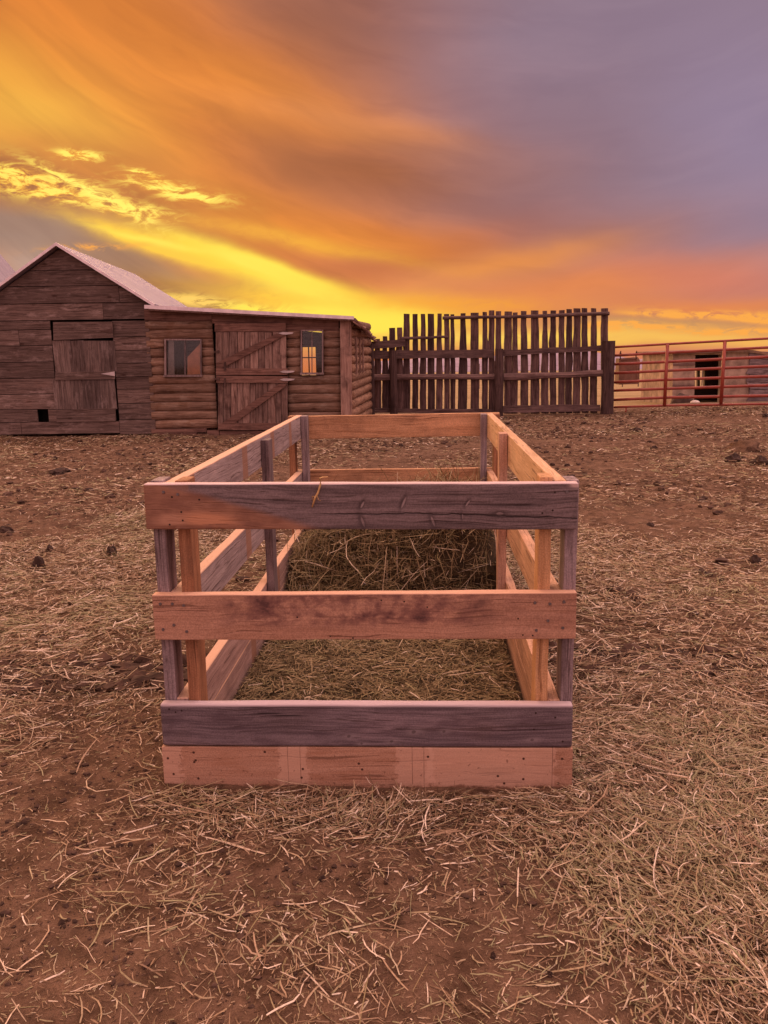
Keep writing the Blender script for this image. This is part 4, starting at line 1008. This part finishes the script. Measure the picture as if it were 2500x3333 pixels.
# ------------------------------------------------------------------ hay and straw, as real stalks
def straw_mat(name, stops, rough=.8):
    m, k, b = mat(name)
    at = k.new('ShaderNodeAttribute', attribute_name='tint').outputs['Fac']
    co = k.new('ShaderNodeTexCoord').outputs['Object']
    c = k.ramp(at, stops)
    c = k.mix(c, k.mix(c, (.6, .58, .55, 1), 1., 'MULTIPLY'), k.ss(k.noise(co, 90., 3, .6), .45, .7))
    k.put(b.inputs['Base Color'], c); b.inputs['Roughness'].default_value = rough; b.inputs['Specular IOR Level'].default_value = .25
    return m
def stalks(name, base, length, width, ang, pitch, curve, tint, m, parent=None, arch=None, seg=4, roll=None):
    n = len(base); k = seg+1
    t = np.linspace(0, 1, k)[None, :]
    a = ang[:, None]+curve[:, None]*(t-.5)
    kink = (NP.random(n) < .45)[:, None]*NP.normal(0, .32, (n, k))+NP.normal(0, .05, (n, k)); a = a+np.cumsum(kink, 1)-kink.sum(1, keepdims=True)/2
    pz = pitch[:, None]*(1-t*(arch[:, None] if arch is not None else 0.))
    step = (length/seg)[:, None]
    dxx = np.cos(a)*np.cos(pz)*step; dyy = np.sin(a)*np.cos(pz)*step; dzz = np.sin(pz)*step
    cs = lambda d: np.concatenate([np.zeros((n, 1)), np.cumsum(d[:, :-1], 1)], 1)
    X = base[:, 0:1]+cs(dxx)-dxx.sum(1, keepdims=True)*.5; Y = base[:, 1:2]+cs(dyy)-dyy.sum(1, keepdims=True)*.5; Z = base[:, 2:3]+cs(dzz)
    rl = (NP.uniform(-.9, .9, n) if roll is None else roll)[:, None]
    wx, wy, wz = -np.sin(a)*np.cos(rl), np.cos(a)*np.cos(rl), np.sin(rl)*np.ones_like(a)
    wd = (width[:, None]/2)*np.interp(t, [0, .15, .85, 1], [.8, 1, 1, .55])
    V = np.empty((n, k, 2, 3), np.float32)
    for s_, sg in ((0, -1), (1, 1)):
        V[:, :, s_, 0] = X+sg*wx*wd; V[:, :, s_, 1] = Y+sg*wy*wd; V[:, :, s_, 2] = Z+sg*wz*wd
    i = np.arange(n*k*2).reshape(n, k, 2)
    q = np.stack([i[:, :-1, 0], i[:, 1:, 0], i[:, 1:, 1], i[:, :-1, 1]], -1).reshape(-1, 4)
    me = bpy.data.meshes.new(name); fill(me, V.reshape(-1, 3), q, True)
    me.attributes.new('tint', 'FLOAT', 'POINT').data.foreach_set('value', np.repeat(tint, k*2).astype(np.float32))
    return link(name, me, m, parent)
STRAW = straw_mat('straw', [(0, (.10, .052, .030, 1)), (.22, (.24, .145, .085, 1)), (.48, (.47, .315, .205, 1)), (.68, (.34, .27, .15, 1)), (.76, (.30, .265, .14, 1)), (.86, (.64, .47, .34, 1)), (1, (.86, .70, .56, 1))])
HAY = straw_mat('hay', [(0, (.06, .038, .018, 1)), (.3, (.17, .115, .055, 1)), (.58, (.35, .245, .13, 1)), (.72, (.28, .235, .11, 1)), (.85, (.44, .32, .18, 1)), (1, (.74, .58, .44, 1))])
FRI = FM.inverted()
def in_feeder(x, y, m=.0):
    c_, s_ = math.cos(FYAW), math.sin(FYAW)
    u = (x-FO.x)*c_-(y-FO.y)*s_; v = (x-FO.x)*s_+(y-FO.y)*c_
    return (u > -m) & (u < 1.295+m) & (v > -m) & (v < FL+m), u, v
def density(x, y):
    d = fbm(x, y, .75, 4, F2)
    right = sstep(x, .2, 1.1)*(1-sstep(y, 4.5, 7.5))
    left = sstep(-x, .9, 1.6)*sstep(y, 2.8, 3.6)*(1-sstep(y, 6.0, 8.0))
    far = sstep(y, 6.0, 8.5)
    strip = np.exp(-((y-2.33)/.14)**2)*(np.abs(x) < .85)
    v = .30+1.0*right+.75*left+.38*sstep(-x, .15, .6)*(1-sstep(y, 2.0, 2.4))+.9*strip+.30*far
    bare = np.exp(-(((x+.95)/.28)**2+((y-2.5)/.35)**2))+.9*np.exp(-(((x+.25)/.40)**2+((y-1.98)/.16)**2))+.9*np.exp(-(((x-.1)/.16)**2+((y-1.65)/.22)**2))+.7*np.exp(-(((x-.35)/.14)**2+((y-1.78)/.2)**2))
    v = v*np.clip((d-.28)*4.2, .10, 1.35)
    return np.clip(v*(1-np.clip(bare, 0, .93)), .02, 1.2)
def scatter(n, x0, x1, y0, y1, wedge=True):
    x = NP.uniform(x0, x1, n); y = NP.uniform(y0, y1, n)
    keep = NP.random(n)*1.2 < density(x, y)
    if wedge: keep &= np.abs(x) < y*.54+.5+2.6*NP.random(n)**1.5*(.4+fbm(x, y, .8, 3, F1))
    ins, u, v = in_feeder(x, y, -.0)
    edge = (u > -.02) & (u < 1.32) & (v > -.04) & (v < FL+.02)
    keep &= ~edge
    return x[keep], y[keep]
def field_straw(name, n, x0, x1, y0, y1, lmin, lmax, wmin, wmax, lift, label=None):
    x, y = scatter(n, x0, x1, y0, y1); N = len(x)
    L = lmin+(lmax-lmin)*NP.random(N)**2.4; W = NP.uniform(wmin, wmax, N)
    _i, _u, v_ = in_feeder(x, y); low = np.where((np.abs(v_+.1) < .16) & (_u > -.1) & (_u < 1.4), .35, 1.)
    z = ground_z(x, y)+low*NP.random(N)**1.5*lift*np.clip(density(x, y)*1.3, .25, 1.3)+.002
    green = fbm(x, y, 1.6, 3, F3)
    tint = np.clip(NP.normal(.40, .25, N)+(green-.5)*.9-.16*sstep(y, 6, 9), 0, .82); br = NP.random(N) < .16-.08*sstep(y, 6, 9); tint[br] = NP.uniform(.84, 1., br.sum())
    gm = NP.random(N) < .06+.34*sstep(green, .54, .68); tint[gm] = NP.normal(.71, .05, gm.sum())
    ang0 = fbm(x, y, 1.3, 2, F1)*9
    ang = np.where(NP.random(N) < .45, ang0+NP.normal(0, .5, N), NP.uniform(0, 2*PI, N))
    pitch = NP.normal(0, .16, N)
    return stalks(name, np.stack([x, y, z], 1), L, W, ang, pitch, NP.normal(0, .32, N), tint, STRAW)
for args, in (((('loose_straw', 370000, -3.9, 3.9, .95, 3.4, .010, .12, .0013, .0040, .034)),), ((('loose_straw', 330000, -6.3, 6.3, 3.4, 7.5, .02, .12, .0025, .0055, .034)),), ((('loose_straw', 220000, -11, 11, 7.0, 18., .03, .14, .005, .011, .03)),)):
    tag(field_straw(*args), kind='stuff')
tag(field_straw('long_straw', 6200, -3.9, 3.9, .95, 4.0, .09, .26, .0024, .0055, .045), kind='stuff')
# chaff: tiny bright bits over the dirt
n = 170000; x = NP.uniform(-3.6, 3.6, n); y = NP.uniform(.95, 4.5, n); ins, u, v = in_feeder(x, y, .02); k_ = ~ins & (np.abs(x) < y*.52+.4+1.6*NP.random(n)**2) & (NP.random(n) < .25+.6*fbm(x, y, 2.2, 3, F1)); x, y = x[k_], y[k_]; N = len(x)
tag(stalks('chaff', np.stack([x, y, ground_z(x, y)+.003], 1), NP.uniform(.004, .02, N), NP.uniform(.001, .003, N), NP.uniform(0, 6.28, N), NP.normal(0, .15, N), NP.normal(0, .4, N), np.clip(NP.normal(.42, .22, N), 0, 1), STRAW, seg=1), kind='stuff')

# hay in the feeder: a trampled bed and a heap at the far end
def heap_h(u, v):
    h = .045+.03*(fbm(u*3, v*3, 1.5, 3)-.5)
    rise = sstep(v, 1.62+.12*np.sin(u*7), 1.98+.15*np.sin(u*4+1))
    top = .39+.04*sstep(u, .5, 1.0)-.14*(1-sstep(u, .1, .35))+.09*(fbm(u*4+3, v*4, 1.2, 3, F2)-.5)-.05*sstep(v, 2.4, 2.7)
    top = top*(1.06-.30*((u-.72)/.55)**2)+.10*(fbm(u*5+1, v*5+2, 1.3, 3, F3)-.5)
    return h+rise*np.maximum(top, .05)
uu = np.linspace(.08, 1.215, 70); vv = np.linspace(.045, 2.715, 150)
U, V_ = np.meshgrid(uu, vv); H = heap_h(U, V_)
edge = np.minimum(np.minimum(U-.08, 1.215-U)/.06, 1.); 
co_ = np.stack([U, V_, H-.02+.02*edge], -1).reshape(-1, 3)
c_, s_ = math.cos(FYAW), math.sin(FYAW)
def f2w(u, v): return FO.x+c_*u+s_*v, FO.y-s_*u+c_*v
hayp = thing('hay_pile', 'green brown hay heaped in the far half of the feeder over a trampled bed', 'hay', FO, -FYAW)
me = bpy.data.meshes.new('hay_core'); idx = np.arange(U.size).reshape(U.shape)
fill(me, co_, np.stack([idx[:-1, :-1], idx[:-1, 1:], idx[1:, 1:], idx[1:, :-1]], -1).reshape(-1, 4))
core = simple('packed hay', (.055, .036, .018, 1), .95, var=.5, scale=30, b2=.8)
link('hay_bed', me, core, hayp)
def hay(n, v0, v1, lmin, lmax, wmin, wmax, lift, pit, curve, seed, bright=.10):
    g = np.random.default_rng(seed)
    u = g.uniform(.10, 1.19, n); v = g.uniform(v0, v1, n)
    z = heap_h(u, v)+g.random(n)**2*lift-.005
    L = lmin+(lmax-lmin)*g.random(n)**1.6
    tint = np.clip(g.normal(.45, .2, n), 0, .85); b_ = g.random(n) < bright; tint[b_] = g.uniform(.86, 1, b_.sum())
    ang = g.uniform(0, 2*PI, n)
    # keep stalks inside the boards
    half = np.abs(np.cos(ang))*L/2; u = np.clip(u, .09+half, np.maximum(1.205-half, .1+half))
    halfv = np.abs(np.sin(ang))*L/2; v = np.clip(v, .05+halfv, 2.70-halfv)
    return stalks('hay_stalks', np.stack([u, v, z], 1), L, g.uniform(wmin, wmax, n), ang, g.normal(0, pit, n), g.normal(0, curve, n), tint, HAY, hayp, arch=g.uniform(0, 2., n), seg=5)
o = hay(26000, .05, 1.75, .02, .12, .0018, .0045, .02, .18, .5, 1, .07); o['kind'] = 'stuff'
o = hay(11000, 1.6, 2.7, .08, .32, .0018, .0050, .05, .5, 1.0, 2, .10); o['kind'] = 'stuff'
# stalks hanging down the face of the heap
g = np.random.default_rng(5); n = 3000
u = g.uniform(.11, 1.18, n); v = g.uniform(1.66, 2.05, n); z = heap_h(u, v)-.02
L = g.uniform(.08, .28, n); ang = g.normal(-PI/2, .7, n); pit = g.normal(-.9, .4, n)
half = np.abs(np.cos(ang))*L/2; u = np.clip(u, .09+half, 1.205-half)
tint = np.clip(g.normal(.55, .2, n), 0, .85); b_ = g.random(n) < .1; tint[b_] = g.uniform(.86, 1, b_.sum())
base = np.stack([u, v, z+np.sin(-pit)*L*.6], 1)
o = stalks('hay_stalks', base, L, g.uniform(.002, .0052, n), ang, pit, g.normal(0, .5, n), tint, HAY, hayp, arch=g.uniform(-.3, .5, n), seg=5); o['kind'] = 'stuff'
# the tuft that stands up at the far right, and a few stray stalks
n = 330; u = g.normal(1.0, .09, n); v = g.normal(2.35, .1, n); u = np.clip(u, .8, 1.14)
z = heap_h(u, v)+.07*g.random(n); L = g.uniform(.12, .30, n); ang = g.uniform(0, 6.28, n)
o = stalks('hay_stalks', np.stack([u, v, z], 1), L, g.uniform(.002, .004, n), ang, np.clip(np.abs(g.normal(.85, .35, n)), 0, 1.4), g.normal(0, .6, n), np.clip(g.normal(.6, .2, n), 0, .9), HAY, hayp, arch=g.uniform(0, 1.2, n), seg=5); o['kind'] = 'stuff'
# the yellow straw wisp caught on the top front board, pale twig in the hay
WISP = simple('yellow straw', (.55, .33, .14, 1), .8, var=.25, scale=40, b2=.1)
bm = newbm()
def wp(px, py, y): 
    d = ray(px, py); c0 = Vector((0, 0, CAM_H)); nn = (FM.to_3x3() @ Vector((0, 1, 0))); p0 = fw_pt(0, y, 0)
    return c0+d*((p0-c0).dot(nn)/d.dot(nn))
Z5 = lambda cx, cy: (440+cx*.4581, 1300+cy*.4581)
tube(bm, [wp(*Z5(1370, 550), .02), wp(*Z5(1330, 562), .01)+Vector((0, 0, .004)), wp(*Z5(1312, 560), -.004), wp(*Z5(1318, 600), -.006), wp(*Z5(1300, 660), -.005), wp(*Z5(1278, 700), -.007), wp(*Z5(1258, 765), -.004)], [.0012, .0018, .0024, .0024, .003, .0034, .0022], 6, .15)
tube(bm, [wp(*Z5(1285, 690), -.006), wp(*Z5(1258, 688), -.008), wp(*Z5(1268, 730), -.004)], .0012, 5, .1)
tube(bm, [wp(*Z5(1290, 680), -.006), wp(*Z5(1305, 715), -.008), wp(*Z5(1320, 722), -.004)], .0010, 5, .1)
p0 = wp(*Z5(1312, 575), -.005); loc(bm, p0); o = obj('straw_wisp', bm, WISP, None, True); o.location = p0
tag(o, 'single yellow straw wisp hanging over the dark top front board of the feeder', 'straw')
Z9 = lambda cx, cy: (900+cx*.48222, 1480+cy*.48222)
bm = newbm(); yy = 1.72
tube(bm, [wp(*Z9(578, 858), yy), wp(*Z9(600, 868), yy), wp(*Z9(618, 880), yy), wp(*Z9(610, 905), yy)], .0035, 6, .1)
tube(bm, [wp(*Z9(618, 880), yy), wp(*Z9(600, 895), yy)], .0028, 6, .1)
p0 = wp(*Z9(600, 870), yy); loc(bm, p0); o = obj('twig', bm, simple('pale twig', (.75, .62, .55, 1), .7), None, True); o.location = p0
tag(o, 'forked pale twig lying on the hay inside the feeder', 'twig')

# ------------------------------------------------------------------ dry manure lumps on the ground
MAN = simple('dry manure', (.050, .027, .020, 1), .95, var=.5, scale=25, b2=.9)
lumps = [(161, 1787, 24, 20, 'small round dark manure lump on pale straw left of the feeder'), (365, 1790, 46, 26, 'larger flat manure lump on straw close to the left front of the feeder'),
         (122, 1832, 44, 34, 'tilted wedge of manure on the straw near the left edge'), (20, 1716, 46, 16, 'flat dark manure pat at the very left edge'),
         (195, 1532, 70, 14, 'broad low manure pat in front of the barn door'), (290, 1588, 32, 10, 'thin manure pat on bare dirt between barn and feeder'),
         (2386, 1490, 42, 20, 'big dark manure pat at the right, left one of two'), (2473, 1498, 46, 20, 'big dark manure pat at the right edge, right one of two'),
         (2420, 1436, 110, 46, 'rounded manure mound with loose lumps at the far right'), (2075, 1400, 26, 10, 'dark lump on the far ground before the red panel'),
         (1847, 1511, 18, 8, 'dark lump just beyond the right rear corner of the feeder'), (1798, 1511, 14, 7, 'tiny dark lump close behind the feeder right rail'),
         (2456, 1818, 38, 22, 'rough dark manure clod on straw near the right edge'), (2115, 1704, 26, 10, 'flat dark clod on straw right of the feeder middle'),
         (2130, 1455, 20, 10, 'dark clod halfway between feeder and red panel'), (1368, 1482, 12, 9, 'small dark clod on the dirt seen inside the far end of the feeder'),
         (1047, 2851, 20, 14, 'round dark clod on bare dirt in the right middle foreground'), (1605, 3102, 18, 14, 'small round dark clod in the right foreground'),
         (1788, 3160, 18, 12, 'dark clod beside straw at the lower right'), (2490, 1372, 22, 10, 'dark lump by the right end of the red panel')]
for i, (px, py, rx, rz, lab) in enumerate(lumps):
    p = gpt(px, py+rz*.7); p.z = float(ground_z(p.x, p.y)); rx *= .54; rz *= .95 if rx < 50 else .6; s_ = (p-Vector((0, 0, CAM_H))).length/FPX
    bm = newbm(); bmesh.ops.create_icosphere(bm, subdivisions=3, radius=1); ph = R.uniform(0, 50)
    for v in bm.verts:
        q = v.co; n_ = float(fbm(q.x*1.1+ph, q.y*1.1+q.z*1.7+ph, 1.9, 5)); v.co = q*(.35+1.3*n_)
        v.co = Vector((v.co.x*rx*s_, v.co.y*rx*s_*.8, v.co.z*rz*s_*1.1))
    o = obj('manure_lump', bm, DIRT if rx > 50 else MAN, None, rx > 50); o.location = p; o.rotation_euler.z = R.uniform(-.5, .5) if rx > 40 else R.uniform(0, 6)
    tag(o, lab, 'manure', 'manure lumps on the corral ground')

# crumbs of dung and soil trodden over the yard: nobody could count them
bm = bmesh.new(); bmesh.ops.create_icosphere(bm, subdivisions=1, radius=1); bv = np.array([v.co[:] for v in bm.verts]); bf = np.array([[v.index for v in f.verts] for f in bm.faces]); bm.free()
n = 9000; x = NP.uniform(-8, 8, n); y = 3.0+14*NP.random(n)**.8; xn = NP.uniform(-1.9, 2., 14000); yn = NP.uniform(1., 3.6, 14000); x = np.append(x, xn); y = np.append(y, yn); k_ = (np.abs(x) < y*.52+.4) & (fbm(x, y, .9, 4, F3) > .47)
x, y = x[k_], y[k_]; ins, u, v = in_feeder(x, y, .08); x, y = x[~ins], y[~ins]
k_ = ~((y > 13.9) & (x < -.2)); x, y = x[k_], y[k_]; n = len(x)
rd = np.where(y < 3.2, .0018+.009*NP.random(n)**5, .008+.034*NP.random(n)**4)
V = bv[None]*rd[:, None, None]*NP.uniform(.55, 1.35, (n, len(bv), 1))*np.stack([NP.uniform(.8, 1.5, n), NP.uniform(.8, 1.3, n), NP.uniform(.5, .9, n)], -1)[:, None, :]
V += np.stack([x, y, ground_z(x, y)+rd*.25], -1)[:, None, :]
Fc = bf[None]+(np.arange(n)*len(bv))[:, None, None]
me = bpy.data.meshes.new('soil_crumbs'); me.from_pydata(V.reshape(-1, 3).tolist(), [], Fc.reshape(-1, 3).tolist())
tag(link('soil_crumbs', me, simple('trodden soil', (.075, .040, .028, 1), .95, var=.5, scale=12, b2=.6)), kind='stuff')
